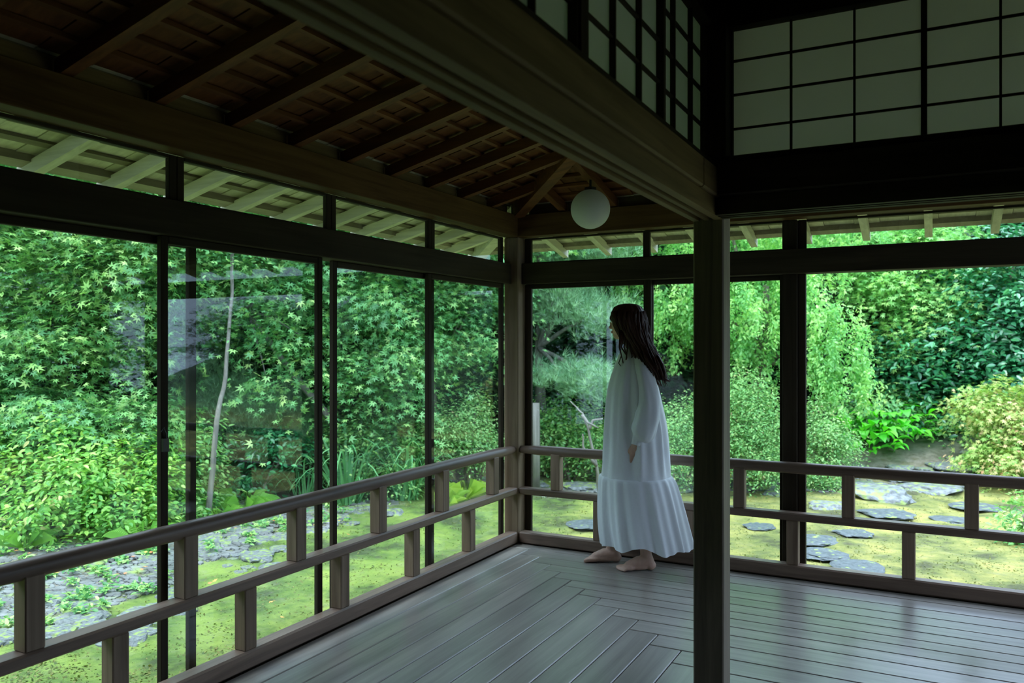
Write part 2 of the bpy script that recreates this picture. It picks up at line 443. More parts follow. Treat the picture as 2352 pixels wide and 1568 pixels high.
# ------------------------------------------------------------------ paper clerestory panels
ROWS = [2.018, 2.142, 2.270, 2.397, 2.512]
def shoji(name_label, axis, edges, stile0, stile1, pl, sgn, label):
    """axis: running axis; edges: cell edges along it; pl: plane coordinate of the paper; sgn: room side"""
    def mk(a0, a1, z0, z1, d0, d1):
        lo, hi = min(pl+sgn*d0, pl+sgn*d1), max(pl+sgn*d0, pl+sgn*d1)
        a0, a1 = min(a0, a1), max(a0, a1)
        return MB().box(a0, a1, lo, hi, z0, z1) if axis == 'X' else MB().box(lo, hi, a0, a1, z0, z1)
    c = ((edges[0]+edges[-1])/2)
    root = empty(name_label, (c, pl, 2.018) if axis == 'X' else (pl, c, 2.018))
    tag(root, label, 'window', 'paper window panels above the lintels')
    wm = W_DX if axis == 'X' else W_DY
    e = sorted(edges)
    for i in range(len(e)-1):
        for r in range(4):
            mk(e[i]+.001, e[i+1]-.001, ROWS[r]+.001, ROWS[r+1]-.001, -.001, 0).build('paper_pane', M_PAPER, root)
    for q in e[1:-1]:
        mk(q-.0035, q+.0035, ROWS[0], ROWS[-1], .0005, .018).build('bar', W_DZ, root)
    for z in ROWS[1:-1]:
        mk(e[0], e[-1], z-.0035, z+.0035, .0005, .013).build('bar', wm, root)
    for q, s in stile0, stile1:
        mk(q, q+s, ROWS[0], ROWS[-1], -.004, .024).build('stile', W_DZ, root)
    return root
shoji('paper_window', 'X', [1.811, 2.0195, 2.232, 2.442], (1.806, .006), (2.440, .0175), -1.72, -1, 'three-column white paper window directly right of the near post')
shoji('paper_window', 'X', [2.4575, 2.671, 2.884, 3.097], (2.4577, .001), (3.093, .017), -1.72, -1, 'white paper window at the right edge, cut by the frame')
shoji('paper_window', 'X', [3.11, 3.323, 3.536, 3.75], (3.11, .001), (3.745, .017), -1.72, -1, 'third paper window along the back, beyond the frame')
shoji('paper_window', 'Y', [-1.835, -2.005, -2.215, -2.36], (-1.835, .004), (-2.375, .035), 1.715, 1, 'narrow paper window over the diagonal beam, nearest to the post')
shoji('paper_window', 'Y', [-2.385, -2.575, -2.785, -2.985], (-2.385, .004), (-3.03, .045), 1.722, 1, 'paper window over the diagonal beam, second from the post')
shoji('paper_window', 'Y', [-3.04, -3.25, -3.46, -3.67], (-3.04, .004), (-3.70, .035), 1.715, 1, 'paper window over the diagonal beam, cut by the top of the picture')
shoji('paper_window', 'Y', [-3.71, -3.92, -4.13, -4.34], (-3.71, .004), (-4.36, .035), 1.722, 1, 'paper window over the diagonal beam, nearest to the camera')

# ------------------------------------------------------------------ room shell (dark, behind the camera)
tag(bx('ceiling', W_DY, 1.70, XE, YE, -1.70, 2.86, 2.92, bevel=0), kind='structure')
tag(bx('wall_rear', M_PLASTER, -.2, XE, YE-.1, YE, -.14, 3.0, bevel=0), kind='structure')
tag(bx('wall_right', M_PLASTER, XE, XE+.1, YE, -1.7, -.14, 3.0, bevel=0), kind='structure')
tag(bx('wall_upper_left', W_DY, 1.70, 1.76, YE, -4.37, 2.018, 2.512, bevel=0), kind='structure')
tag(bx('wall_upper_back', W_DX, 3.76, XE, -1.77, -1.70, 2.018, 2.512, bevel=0), kind='structure')

# ------------------------------------------------------------------ veranda roof: ceiling inside, eaves outside
EV = .86
ZR = 2.215                     # underside of rafters at the header
RH, RW = .058, .044            # rafter height, width
def zr(u): return ZR + SL*u    # u: inward distance
ceil = empty('ceiling', (.8, -2.5, 2.3)); tag(ceil, kind='structure')
eave = empty('ceiling_eaves', (-.4, 0.4, 2.1)); tag(eave, kind='structure')

def sloped(axis, c, w, u0, u1, zb, h, name, mat, parent, cut=None):
    """member running up the slope: axis 'X' (left slope, u=x, fixed y=c) or 'Y' (back slope, u=-y, fixed x=c)"""
    def P3(u, s, z): return (u, c+s, z) if axis == 'X' else (c+s, -u, z)
    bot = [P3(u0, -w/2, zb+SL*u0), P3(u1, -w/2, zb+SL*u1), P3(u1, w/2, zb+SL*u1), P3(u0, w/2, zb+SL*u0)]
    top = [(p[0], p[1], p[2]+h) for p in bot]
    if axis == 'Y': bot = bot[::-1]; top = top[::-1]
    return MB().hexa(bot, top).build(name, mat, parent)

UI = 1.69
ras = [.32 + .354*k for k in range(0, 18)]
for d in ras:                                   # left slope: fixed y=-d
    if -d > YE:
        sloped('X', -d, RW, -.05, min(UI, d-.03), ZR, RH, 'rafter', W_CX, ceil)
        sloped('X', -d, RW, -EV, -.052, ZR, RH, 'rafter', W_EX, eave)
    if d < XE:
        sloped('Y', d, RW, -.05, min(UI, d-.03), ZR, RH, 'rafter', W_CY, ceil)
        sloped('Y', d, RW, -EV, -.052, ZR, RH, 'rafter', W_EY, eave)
for d in (-.034, -.388):
    sloped('X', -d, RW, -EV, min(-.052, d-.03), ZR, RH, 'rafter', W_EX, eave)
    sloped('Y', d, RW, -EV, min(-.052, d-.03), ZR, RH, 'rafter', W_EY, eave)
# hip rafter
def hipm(s0, s1, w, zb, h, name, mat, parent):
    k = w/2/math.sqrt(2)
    bot = [(s0-k, -s0-k, zb+SL*s0), (s1-k, -s1-k, zb+SL*s1), (s1+k, -s1+k, zb+SL*s1), (s0+k, -s0+k, zb+SL*s0)]
    return MB().hexa(bot, [(p[0], p[1], p[2]+h) for p in bot]).build(name, mat, parent)
hipm(0.0, UI, .07, ZR-.03, .10, 'hip_rafter', W_CX, ceil)
hipm(-EV-.04, -.02, .08, ZR-.03, .10, 'hip_rafter', W_EX, eave)

def strip(axis, u0, u1, zb, h, name, mat, parent, end):
    """member running along the eave between u0..u1, mitred on the hip (x=-y)"""
    if axis == 'X':
        bot = [(u0, YE, zb+SL*u0), (u1, YE, zb+SL*u1), (u1, -u1, zb+SL*u1), (u0, -u0, zb+SL*u0)]
    else:
        bot = [(u0, -u0, zb+SL*u0), (u1, -u1, zb+SL*u1), (XE, -u1, zb+SL*u1), (XE, -u0, zb+SL*u0)]
    return MB().hexa(bot, [(p[0], p[1], p[2]+h) for p in bot]).build(name, mat, parent)
k = 0
u = .06
while u < UI:
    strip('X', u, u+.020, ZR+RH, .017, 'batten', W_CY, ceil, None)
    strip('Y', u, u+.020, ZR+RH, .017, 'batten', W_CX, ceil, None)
    u += .122
for u in (-.66, -.52, -.38, -.24, -.10):
    strip('X', u, u+.040, ZR+RH+.007, .013, 'batten', W_KD, eave, None)
    strip('Y', u, u+.040, ZR+RH+.007, .013, 'batten', W_KD, eave, None)
strip('X', -EV+.03, -EV+.10, ZR+RH-.012, .045, 'fascia', W_FA, eave, None)
strip('Y', -EV+.03, -EV+.10, ZR+RH-.012, .045, 'fascia', W_FA, eave, None)
# roof boards on the battens (run up the slope, each its own plank, lapped a little)
def board(axis, c0, c1, u0, mat, parent, dz, umax):
    zb = ZR+RH+.018+dz
    def hipu(c): return min(umax, c)    # c: distance along the eave from the corner
    if hipu(c0) <= u0 and hipu(c1) <= u0: return
    a0, a1 = max(u0, hipu(c0)), max(u0, hipu(c1))
    if axis == 'X':
        bot = [(u0, -c0, zb+SL*u0), (u0, -c1, zb+SL*u0), (a1, -c1, zb+SL*a1), (a0, -c0, zb+SL*a0)]
    else:
        bot = [(c0, -u0, zb+SL*u0), (c0, -a0, zb+SL*a0), (c1, -a1, zb+SL*a1), (c1, -u0, zb+SL*u0)]
    MB().hexa(bot, [(p[0], p[1], p[2]+.012) for p in bot]).build('board', mat, parent)
c = -EV
i = 0
while c < 6.5:
    w = .15 + .05*random.random()
    dz = .004*(i % 2)
    if c+w > -EV:
        board('X', c, c+w-.003, -EV, W_EX, eave, dz, -.045)
        if c+w < XE: board('Y', c, c+w-.003, -EV, W_EY, eave, dz, -.045)
    if c+w > 0:
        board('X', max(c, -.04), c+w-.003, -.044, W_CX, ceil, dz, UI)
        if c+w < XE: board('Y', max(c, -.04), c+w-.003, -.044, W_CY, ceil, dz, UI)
    c += w; i += 1
# blocking boards between rafters on the headers
e = [0.03]+ras
for a, b in zip(e[:-1], e[1:]):
    bx('blocking', W_BY, -.075, -.055, -b+.024, -a-.024, 2.205, 2.272, ceil, bevel=0)
    if b < XE: bx('blocking', W_BX, a+.024, b-.024, .055, .075, 2.205, 2.272, ceil, bevel=0)
# weatherproof roof slab over everything
m = MB()
zt = ZR+RH+.05
m.hexa([(-EV, YE-.2, zt-SL*EV), (UI+.05, YE-.2, zt+SL*UI), (UI+.05, -UI-.05, zt+SL*UI), (-EV, EV, zt-SL*EV)],
       [(-EV, YE-.2, zt-SL*EV+.06), (UI+.05, YE-.2, zt+SL*UI+.06), (UI+.05, -UI-.05, zt+SL*UI+.06), (-EV, EV, zt-SL*EV+.06)])
m.hexa([(-EV, EV, zt-SL*EV), (UI+.05, -UI-.05, zt+SL*UI), (XE+.2, -UI-.05, zt+SL*UI), (XE+.2, EV, zt-SL*EV)],
       [(-EV, EV, zt-SL*EV+.06), (UI+.05, -UI-.05, zt+SL*UI+.06), (XE+.2, -UI-.05, zt+SL*UI+.06), (XE+.2, EV, zt-SL*EV+.06)])
ro = m.build('roof', W_KD); tag(ro, kind='structure')
ro2 = bx('roof_room', W_KD, 1.6, XE+.2, YE-.2, -1.6, 3.0, 3.06, bevel=0); tag(ro2, kind='structure')

# ------------------------------------------------------------------ windows
def frame_win(name, axis, a0, a1, z0, z1, pl, sw, parent=None, th=.026, br=.035, tr=.03, latch=None):
    root = empty(name, ((a0+a1)/2, pl, z0) if axis == 'X' else (pl, (a0+a1)/2, z0)); tag(root, kind='structure')
    def mk(p0, p1, q0, q1, t, nm, mat):
        return (MB().box(p0, p1, pl-t/2, pl+t/2, q0, q1) if axis == 'X' else MB().box(pl-t/2, pl+t/2, p0, p1, q0, q1)).build(nm, mat, root, bevel=.003 if t > .01 else 0)
    lo, hi = min(a0, a1), max(a0, a1)
    if sw[0]: mk(lo, lo+sw[0], z0, z1, th, 'stile', W_DZ)
    if sw[1]: mk(hi-sw[1], hi, z0, z1, th, 'stile', W_DZ)
    wm = W_DX if axis == 'X' else W_DY
    mk(lo+sw[0], hi-sw[1], z0, z0+br, th, 'bottom_rail', wm)
    mk(lo+sw[0], hi-sw[1], z1-tr, z1, th, 'top_rail', wm)
    mk(lo+sw[0]-.004, hi-sw[1]+.004, z0+br-.004, z1-tr+.004, .003, 'glass_pane', M_GLASS)
    return root
wi = 1
def NW():
    global wi
    s = 'window_%d' % wi; wi += 1; return s
ZB = .0
frame_win(NW(), 'Y', -.947, -.038, ZB, 1.745, -.10, (.036, .036))
frame_win(NW(), 'Y', -1.725, -.832, ZB, 1.745, -.135, (.031, .036))
w3 = frame_win(NW(), 'Y', -2.737, -1.840, ZB, 1.745, -.10, (.033, .033))
frame_win(NW(), 'Y', -3.48, -2.544, ZB, 1.745, -.135, (.034, .034))
frame_win(NW(), 'Y', -3.62, -3.45, ZB, 1.745, -.10, (.034, .034))
tag(bx('wall_left_blocker', M_PLASTER, -.15, -.10, YE, -3.72, -.14, 2.06, bevel=0), kind='structure')  # added wall out of view, keeps left side light off the room faces
# latch on the stile
lx = MB(); lx.box(-.086, -.074, -2.737, -2.712, .93, .98); lx.tube([(-.08, -2.722, .98), (-.073, -2.727, 1.0), (-.075, -2.734, 1.02), (-.083, -2.737, 1.005)], .004, 6)
lx.build('latch', M_METAL, w3)
# transom lights, left
for a, b in ((-.897, -.03), (-1.766, -.898), (-2.657, -1.767), (-3.60, -2.658)):
    frame_win(NW(), 'Y', a, b, 1.88, 2.06, -.11, (.034, .034), br=.012, tr=.014)
# back wall: two windows between corner and the outer post; their transom lights
frame_win(NW(), 'X', .0, .893, ZB, 1.745, .115, (.047, .05))
frame_win(NW(), 'X', .86, 1.69, ZB, 1.745, .145, (.035, .02))
frame_win(NW(), 'X', .0, .885, 1.885, 2.06, .115, (.047, .045), br=.01, tr=.012)
frame_win(NW(), 'X', .885, 1.69, 1.885, 2.06, .115, (.0, .0), br=.01, tr=.012)
frame_win(NW(), 'X', 1.775, 3.52, 1.885, 2.06, .135, (.045, .03), br=.006, tr=.012)
tag(bx('trim_1', W_DZ, 1.775, 1.818, .11, .15, -.02, 1.745), kind='structure')
tag(bx('trim_2', W_DY, -.17, -.076, YE, 0, -.09, .0), kind='structure')
tag(bx('trim_3', W_DX, -.0, XE, .076, .17, -.09, .0), kind='structure')
tag(bx('trim_4', W_DY, -.10, .0, YE, 0, -.45, -.141, bevel=0), kind='structure')
tag(bx('trim_5', W_DX, .0, XE, .0, .10, -.45, -.141, bevel=0), kind='structure')

# ------------------------------------------------------------------ railings
def railing(axis, n_up, n_lo, length, label):
    root = empty('railing', (0, -length/2, 0) if axis == 'Y' else (length/2, 0, 0)); tag(root, label, 'railing')
    s = -1 if axis == 'Y' else 1
    wm = W_RY if axis == 'Y' else W_RX
    D = .074
    def mk(a0, a1, z0, z1, nm, mat, d0=0.0, d1=D, bev=.005):
        if axis == 'Y': b = MB().box(-d1, -d0, s*max(a0, a1), s*min(a0, a1), z0, z1)
        else: b = MB().box(min(a0, a1), max(a0, a1), d0, d1, z0, z1)
        return b.build(nm, mat, root, bevel=bev)
    mk(.004, length, .002, .078, 'bottom_rail', wm, bev=.008)
    mk(.004, length, .330, .374, 'middle_rail', wm, bev=.007)
    pts = []
    k = 40
    for i in range(k+1):
        a = .006 + (length-.006)*i/k
        wob = .0015*math.sin(i*1.7)
        pts.append((-.038+wob, -a, .628) if axis == 'Y' else (a, .038+wob, .628))
    MB().tube(pts, [.024]+[.0325+.0008*math.sin(i*2.1) for i in range(k)], 14).build('handrail', wm, root, smooth=True)
    first = None
    for kind, z0, z1 in (('u', .374, .612), ('l', .078, .330)):
        a0 = (.285 if axis == 'Y' else .269) if kind == 'u' else (.582 if axis == 'Y' else .57)
        i = 0
        while a0 + .595*i < length - .1:
            a = a0 + .595*i; i += 1
            mk(a-.0325, a+.0325, z0, z1, 'baluster', W_RZ, .006, .070, bev=.004)
    return root
railing('Y', 0, 0, 6.5, 'dark wooden railing with round handrail along the glazed left wall')
railing('X', 0, 0, 5.3, 'wooden railing with round handrail across the back, behind the woman and the near post')

# ------------------------------------------------------------------ globe lamp
lamp = empty('globe_pendant_lamp', (.68, -.38, 2.0)); tag(lamp, 'round white opal glass globe lamp hanging under the veranda ceiling', 'lamp')
WLOC[lamp.name] = (.68, -.38, 2.0)
MB().sphere((.68, -.38, 2.135), .116, 40, 24).build('globe', M_GLOBE, lamp, smooth=True)
MB().tube([(.68, -.38, 2.245), (.68, -.38, 2.262)], .035, 20).build('collar', M_METAL, lamp)
MB().tube([(.68, -.38, 2.262), (.68, -.38, 2.308)], .007, 8).build('rod', M_METAL, lamp)
# ------------------------------------------------------------------ the woman (local frame: +x she faces, +y her left, z up)
PD = 4.83
pl_ = CAM + LV*PD + RV*((1455-1176)/FPX*PD)
woman = empty('person', (pl_[0], pl_[1], 0.0), YAW+math.pi)
tag(woman, 'barefoot woman with long brown hair, standing in a loose white tiered dress', 'person')

def skin_mat():
    m, n, p, out = new_mat('skin')
    ns = n.nodes.new('ShaderNodeTexNoise'); ns.inputs['Scale'].default_value = 25
    mx = n.nodes.new('ShaderNodeMix'); mx.data_type = 'RGBA'
    mx.inputs[6].default_value = (.50, .29, .21, 1); mx.inputs[7].default_value = (.62, .40, .31, 1)
    n.links.new(ns.outputs[0], mx.inputs[0]); n.links.new(mx.outputs[2], p.inputs['Base Color'])
    p.inputs['Roughness'].default_value = .5
    p.inputs['Subsurface Weight'].default_value = .08; p.inputs['Subsurface Radius'].default_value = (.02, .008, .004)
    return m
def hair_mat():
    m, n, p, out = new_mat('brown_hair')
    tc = n.nodes.new('ShaderNodeTexCoord'); mp = n.nodes.new('ShaderNodeMapping'); mp.inputs['Scale'].default_value = (90, 90, 4)
    ns = n.nodes.new('ShaderNodeTexNoise'); ns.inputs['Scale'].default_value = 1; ns.inputs['Detail'].default_value = 4
    mx = n.nodes.new('ShaderNodeMix'); mx.data_type = 'RGBA'
    mx.inputs[6].default_value = (.010, .005, .004, 1); mx.inputs[7].default_value = (.070, .026, .014, 1)
    L = n.links.new
    L(tc.outputs['Object'], mp.inputs[0]); L(mp.outputs[0], ns.inputs['Vector']); L(ns.outputs[0], mx.inputs[0]); L(mx.outputs[2], p.inputs['Base Color'])
    p.inputs['Roughness'].default_value = .5; p.inputs['Specular IOR Level'].default_value = .22
    bp = n.nodes.new('ShaderNodeBump'); bp.inputs['Strength'].default_value = .5; bp.inputs['Distance'].default_value = .004
    L(ns.outputs[0], bp.inputs['Height']); L(bp.outputs[0], p.inputs['Normal'])
    return m
M_SKIN = skin_mat(); M_HAIR = hair_mat()

def limb(m, pts, rads, n=14, sub=5):
    """rounded tapering limb through joints"""
    P, R = [], []
    for i in range(len(pts)-1):
        for k in range(sub):
            t = k/sub
            P.append(Vector(pts[i]).lerp(Vector(pts[i+1]), t)); R.append(rads[i]*(1-t)+rads[i+1]*t)
    P.append(Vector(pts[-1])); R.append(rads[-1])
    m.tube(P, R, n)
    m.sphere(pts[0], rads[0], 12, 8); m.sphere(pts[-1], rads[-1], 12, 8)
    for p, r in list(zip(pts, rads))[1:-1]: m.sphere(p, r*1.0, 12, 8)

bm_ = MB()
# trunk
limb(bm_, [(-.03, 0, .86), (-.02, 0, 1.0), (-.025, 0, 1.15)], [.125, .10, .105], 18)
bm_.sphere((-.03, .075, .85), (.11, .10, .12)); bm_.sphere((-.03, -.075, .85), (.11, .10, .12))
bm_.sphere((-.025, .075, 1.17), (.085, .085, .10)); bm_.sphere((-.025, -.075, 1.17), (.085, .085, .10))
bm_.sphere((-.030, .115, 1.225), .045); bm_.sphere((-.030, -.115, 1.225), .045)
limb(bm_, [(-.035, .05, 1.255), (-.02, 0, 1.29), (.015, 0, 1.385)], [.06, .052, .047], 14)
# legs and feet
for sy, kx, ax in ((1, -.03, -.06), (-1, .06, .120)):
    limb(bm_, [(-.03, sy*.075, .85), (kx, sy*.085, .46), ((kx+ax)/2-.012, sy*.088, .30), (ax, sy*.088, .095)], [.088, .056, .054, .033], 14)
    hx = ax-.022
    limb(bm_, [(ax, sy*.088, .095), (hx, sy*.088, .040)], [.034, .032])
    bm_.sphere((hx-.004, sy*.088, .030), (.035, .031, .030))
    limb(bm_, [(hx+.01, sy*.088, .055), (hx+.07, sy*.092, .048), (hx+.125, sy*.096, .030)], [.036, .034, .026])
    bm_.sphere((hx+.07, sy*.09, .024), (.085, .030, .024)); bm_.sphere((hx+.125, sy*.098, .020), (.042, .043, .020))
    for q, (dy, ln, r) in enumerate(((-.027, .186, .0125), (-.006, .186, .0095), (.011, .178, .009), (.026, .168, .0085), (.040, .156, .008))):
        y = sy*(.096+dy) if sy > 0 else -(.096+dy)
        limb(bm_, [(hx+.135, y, .018), (hx+ln-.012, y, .016), (hx+ln, y, r)], [r*1.1, r*1.05, r], 8, 3)
# arms
def arm(sy, sh, el, wr, palm):
    limb(bm_, [sh, el], [.046, .038]); limb(bm_, [el, ((el[0]*.6+wr[0]*.4), (el[1]*.6+wr[1]*.4), (el[2]*.6+wr[2]*.4)), wr], [.038, .037, .024])
    limb(bm_, [wr, palm], [.023, .024])
    px, py, pz = palm; K = 1.14
    # broad flat palm: wide along x, thin along y
    bm_.sphere((px, py, pz-.012), (.036*K, .016, .050))
    for dx, ln, r, cv in ((.027, .062, .0085, .010), (.009, .070, .0088, .014), (-.009, .066, .0085, .018), (-.026, .052, .0075, .022)):
        ln *= K; dx *= K; r *= 1.08
        a = (px+dx*.9, py, pz-.045); b = (px+dx, py-sy*cv*.5, pz-.045-ln*.42); c = (px+dx*.95, py-sy*cv*1.2, pz-.045-ln*.75); d = (px+dx*.9, py-sy*cv*2.0, pz-.045-ln)
        limb(bm_, [a, b, c, d], [r*1.15, r*1.08, r, r*.85], 8, 3)
    # thumb from the side of the palm near the wrist, at the front
    limb(bm_, [(px+.020, py-sy*.004, pz+.012), (px+.042, py-sy*.012, pz-.018), (px+.045, py-sy*.020, pz-.046), (px+.040, py-sy*.026, pz-.066)], [.012, .0115, .0098, .0085], 8, 3)
arm(1, (-.030, .125, 1.22), (-.058, .200, .98), (.006, .205, .785), (.014, .200, .735))
arm(-1, (-.030, -.125, 1.22), (-.04, -.195, .98), (.03, -.20, .785), (.04, -.195, .735))
body = bm_.build('body', M_SKIN, woman, local=True, smooth=True)
rm = body.modifiers.new('fuse', 'REMESH'); rm.mode = 'VOXEL'; rm.voxel_size = .0045; rm.use_smooth_shade = True
sm = body.modifiers.new('soft', 'SMOOTH'); sm.iterations = 4; sm.factor = .5

# head: turned a little away from the viewer, towards the garden
hd = MB()
hc = Vector((.040, 0, 1.468)); HR = Matrix.Rotation(math.radians(-24), 3, 'Z')
def H(x, y, z): return tuple(hc + HR @ Vector((x, y, z)))
def hs(c, r, nu=18, nv=12):
    t = MB().sphere((0, 0, 0), r, nu, nv); b = len(hd.v)
    hd.v += [H(c[0]+v[0], c[1]+v[1], c[2]+v[2]) for v in t.v]; hd.f += [tuple(b+i for i in f) for f in t.f]
hs((-.012, 0, .025), (.092, .074, .085)); hs((.030, 0, -.020), (.062, .060, .082))
hs((.052, 0, -.078), (.033, .034, .024)); hs((.046, .032, -.028), (.036, .026, .034)); hs((.046, -.032, -.028), (.036, .026, .034))
hs((.058, 0, .028), (.036, .055, .030))
hs((.094, 0, -.012), (.012, .009, .024)); hs((.102, 0, -.028), (.012, .012, .011)); hs((.094, .009, -.032), (.009, .008, .007)); hs((.094, -.009, -.032), (.009, .008, .007))
hs((.088, 0, -.053), (.009, .019, .005)); hs((.086, 0, -.062), (.010, .017, .006))
for sy in (1, -1): hs((-.012, sy*.073, -.012), (.018, .008, .030))
hd.tube([H(-.02, 0, -.04), (.005, 0, 1.33)], [.048, .046], 14)
head = hd.build('head', M_SKIN, woman, local=True, smooth=True)
rm = head.modifiers.new('fuse', 'REMESH'); rm.mode = 'VOXEL'; rm.voxel_size = .0035; rm.use_smooth_shade = True
sm = head.modifiers.new('soft', 'SMOOTH'); sm.iterations = 3
M_EYE = plain('eye_white', (.75, .74, .72), .3); M_IRIS = plain('iris', (.03, .018, .012), .2); M_LIP = plain('lip', (.42, .13, .12), .4)
for sy in (1, -1):
    ey = MB().sphere(H(.077, sy*.031, .004), (.0125, .0125, .0095), 12, 8).build('eye', M_EYE, woman, local=True, smooth=True)
    MB().sphere(H(.0865, sy*.0325, .004), (.0045, .0055, .0055), 10, 6).build('iris', M_IRIS, ey, local=True, smooth=True)
    MB().tube([H(.086, sy*.014, .026), H(.090, sy*.030, .031), H(.078, sy*.050, .026)], [.0028, .0032, .0018], 6).build('eyebrow', M_HAIR, woman, local=True)
MB().tube([H(.083, -.022, -.057), H(.0965, 0, -.056), H(.083, .022, -.057)], [.002, .0052, .002], 8).build('lips', M_LIP, woman, local=True, smooth=True)

# hair: a cap that follows the skull and falls in waves behind, made of shell and locks
def ring_shell(rings, n=56, fold=0.0, nf=9, seed=0, closed_top=True, jit=None):
    m = MB(); rr = random.Random(seed)
    ph = [rr.uniform(0, 6.28) for _ in range(6)]
    for j, rg_ in enumerate(rings):
        z, fx, bk, hb, amp = rg_[:5]; oy = rg_[5] if len(rg_) > 5 else 0
        cx_, a = (fx+bk)/2, (fx-bk)/2
        for i in range(n):
            th = 2*math.pi*i/n
            w = 1 + amp*1.8*((1-1.6*abs(math.sin(.5*(nf*th+ph[0]+j*.06)))) + .6*math.sin((nf*2-3)*th+ph[1]-j*.04) + .6*math.sin((nf//2+1)*th+ph[2]))
            dz = jit(th, j) if jit else 0
            m.v.append((cx_+a*math.cos(th)*w, hb*math.sin(th)*w+oy, z+dz))
    R = len(rings)
    for j in range(R-1):
        for i in range(n):
            m.f.append((j*n+i, j*n+(i+1) % n, (j+1)*n+(i+1) % n, (j+1)*n+i))
    if closed_top: m.f.append(tuple(range(n-1, -1, -1)))
    return m
hring = [(1.582, .055, .010, .020, .02, 0), (1.577, .085, -.020, .045, .02, 0), (1.562, .112, -.045, .070, .02, 0), (1.535, .126, -.062, .087, .02, 0), (1.50, .130, -.070, .096, .02, 0),
         (1.465, .120, -.076, .100, .025, .002), (1.43, .105, -.084, .104, .03, .006), (1.39, .085, -.092, .106, .03, .012), (1.35, .055, -.102, .104, .035, .020), (1.31, .035, -.118, .106, .04, .040),
         (1.27, .015, -.134, .108, .05, .062), (1.225, -.010, -.148, .106, .06, .088), (1.175, -.048, -.160, .092, .08, .106), (1.130, -.090, -.168, .062, .1, .112)]
hr_ = ring_shell(hring, 72, nf=14, seed=3)
hair = hr_.build('hair', M_HAIR, woman, local=True, smooth=True)
rr = random.Random(11)
HD2 = 0
lk = MB()
for i in range(150):
    th = rr.uniform(.35, 2*math.pi-.35) if i > 8 else rr.uniform(.1, .9)*(1 if i % 3 else -1)
    pts, rad = [], []
    ph = rr.uniform(0, 6.28); am = rr.uniform(.003, .009); end = rr.randint(9, 13)
    rings = hring[3:end+1]
    for j, (z, fx, bk, hb, _, oy) in enumerate(rings):
        cx_, a = (fx+bk)/2, (fx-bk)/2
        o = 1.02+.03*rr.random()
        pts.append((cx_+a*o*math.cos(th)+am*math.sin(ph+j*1.3), hb*o*math.sin(th)+oy+am*math.cos(ph+j*1.1), z-.01*rr.random()))
        rad.append(.0075*(1-.6*j/len(rings)))
    tip = Vector(pts[-1]); pts.append(tuple(tip+Vector((rr.uniform(-.02, .012), rr.uniform(-.01, .01), -.035)))); rad.append(.001)
    lk.tube(pts, rad, 6)
# loose curls at the front of the left shoulder and the flicked ends at the back
for i in range(9):
    x0 = .098-.010*i; y0 = .085+.002*i
    pts = [(x0, y0*.95, 1.42), (x0-.005, y0, 1.37), (x0+.010*math.sin(i), y0+.004, 1.32), (x0-.012+.012*math.sin(i*2.1), y0+.012, 1.27), (x0-.010+.014*math.cos(i*1.7), y0+.012, 1.225), (x0-.02, y0+.01, 1.19+.008*(i % 4))]
    lk.tube(pts, [.006, .0055, .005, .004, .0032, .001], 6)
for i in range(16):
    y0 = -.05+.0075*i
    y0 += .115; pts = [(-.115, y0*.9, 1.27), (-.142, y0, 1.215), (-.155, y0, 1.17), (-.152-.006*(i % 3), y0, 1.14), (-.160-.007*(i % 4), y0, 1.122), (-.178-.006*(i % 4), y0, 1.125+.004*(i % 3))]
    lk.tube(pts, [.009, .009, .008, .0065, .004, .001], 6)
lk.build('hair_locks', M_HAIR, woman, local=True, smooth=True)

# dress: bodice falling loose, gathered lower tier
top = [(1.315, .062, -.045, .052, 0), (1.300, .072, -.058, .070, .0), (1.275, .088, -.078, .100, .004), (1.245, .100, -.092, .132, .008), (1.20, .116, -.106, .158, .012), (1.155, .134, -.118, .176, .016),
       (1.10, .150, -.136, .198, .020), (1.05, .160, -.148, .202, .024), (.98, .168, -.162, .206, .028), (.92, .173, -.176, .210, .030), (.84, .177, -.192, .216, .032), (.76, .180, -.200, .221, .032),
       (.69, .184, -.206, .226, .030), (.63, .188, -.211, .230, .026), (.575, .193, -.216, .234, .016), (.548, .195, -.219, .236, .008)]
def seam(th, j): return 0
dm = ring_shell(top, 120, nf=9, seed=5, closed_top=False)
dress = dm.build('dress', M_DRESS, woman, local=True, smooth=True)
LOWK = .5
low = [(.552, .195, -.219, .236, .008), (.546, .204, -.232, .247, .018), (.52, .208, -.246, .254, .026), (.47, .209, -.262, .262, .030), (.42, .210, -.276, .270, .034), (.36, .209, -.292, .280, .038),
       (.30, .207, -.307, .290, .042), (.24, .203, -.322, .299, .046), (.19, .196, -.334, .306, .050), (.148, .188, -.342, .310, .054)]
def hem(th, j):
    t = max(0, (j-4)/5)
    return t*(-.016*math.sin(3*th+1.0) - .014*math.sin(7*th+2))
low = [(z, a, b, c, d*LOWK) for z, a, b, c, d in low]
lm = ring_shell(low, 144, nf=13, seed=8, closed_top=False, jit=hem)
lm.build('lower_tier', M_DRESS, dress, local=True, smooth=True)
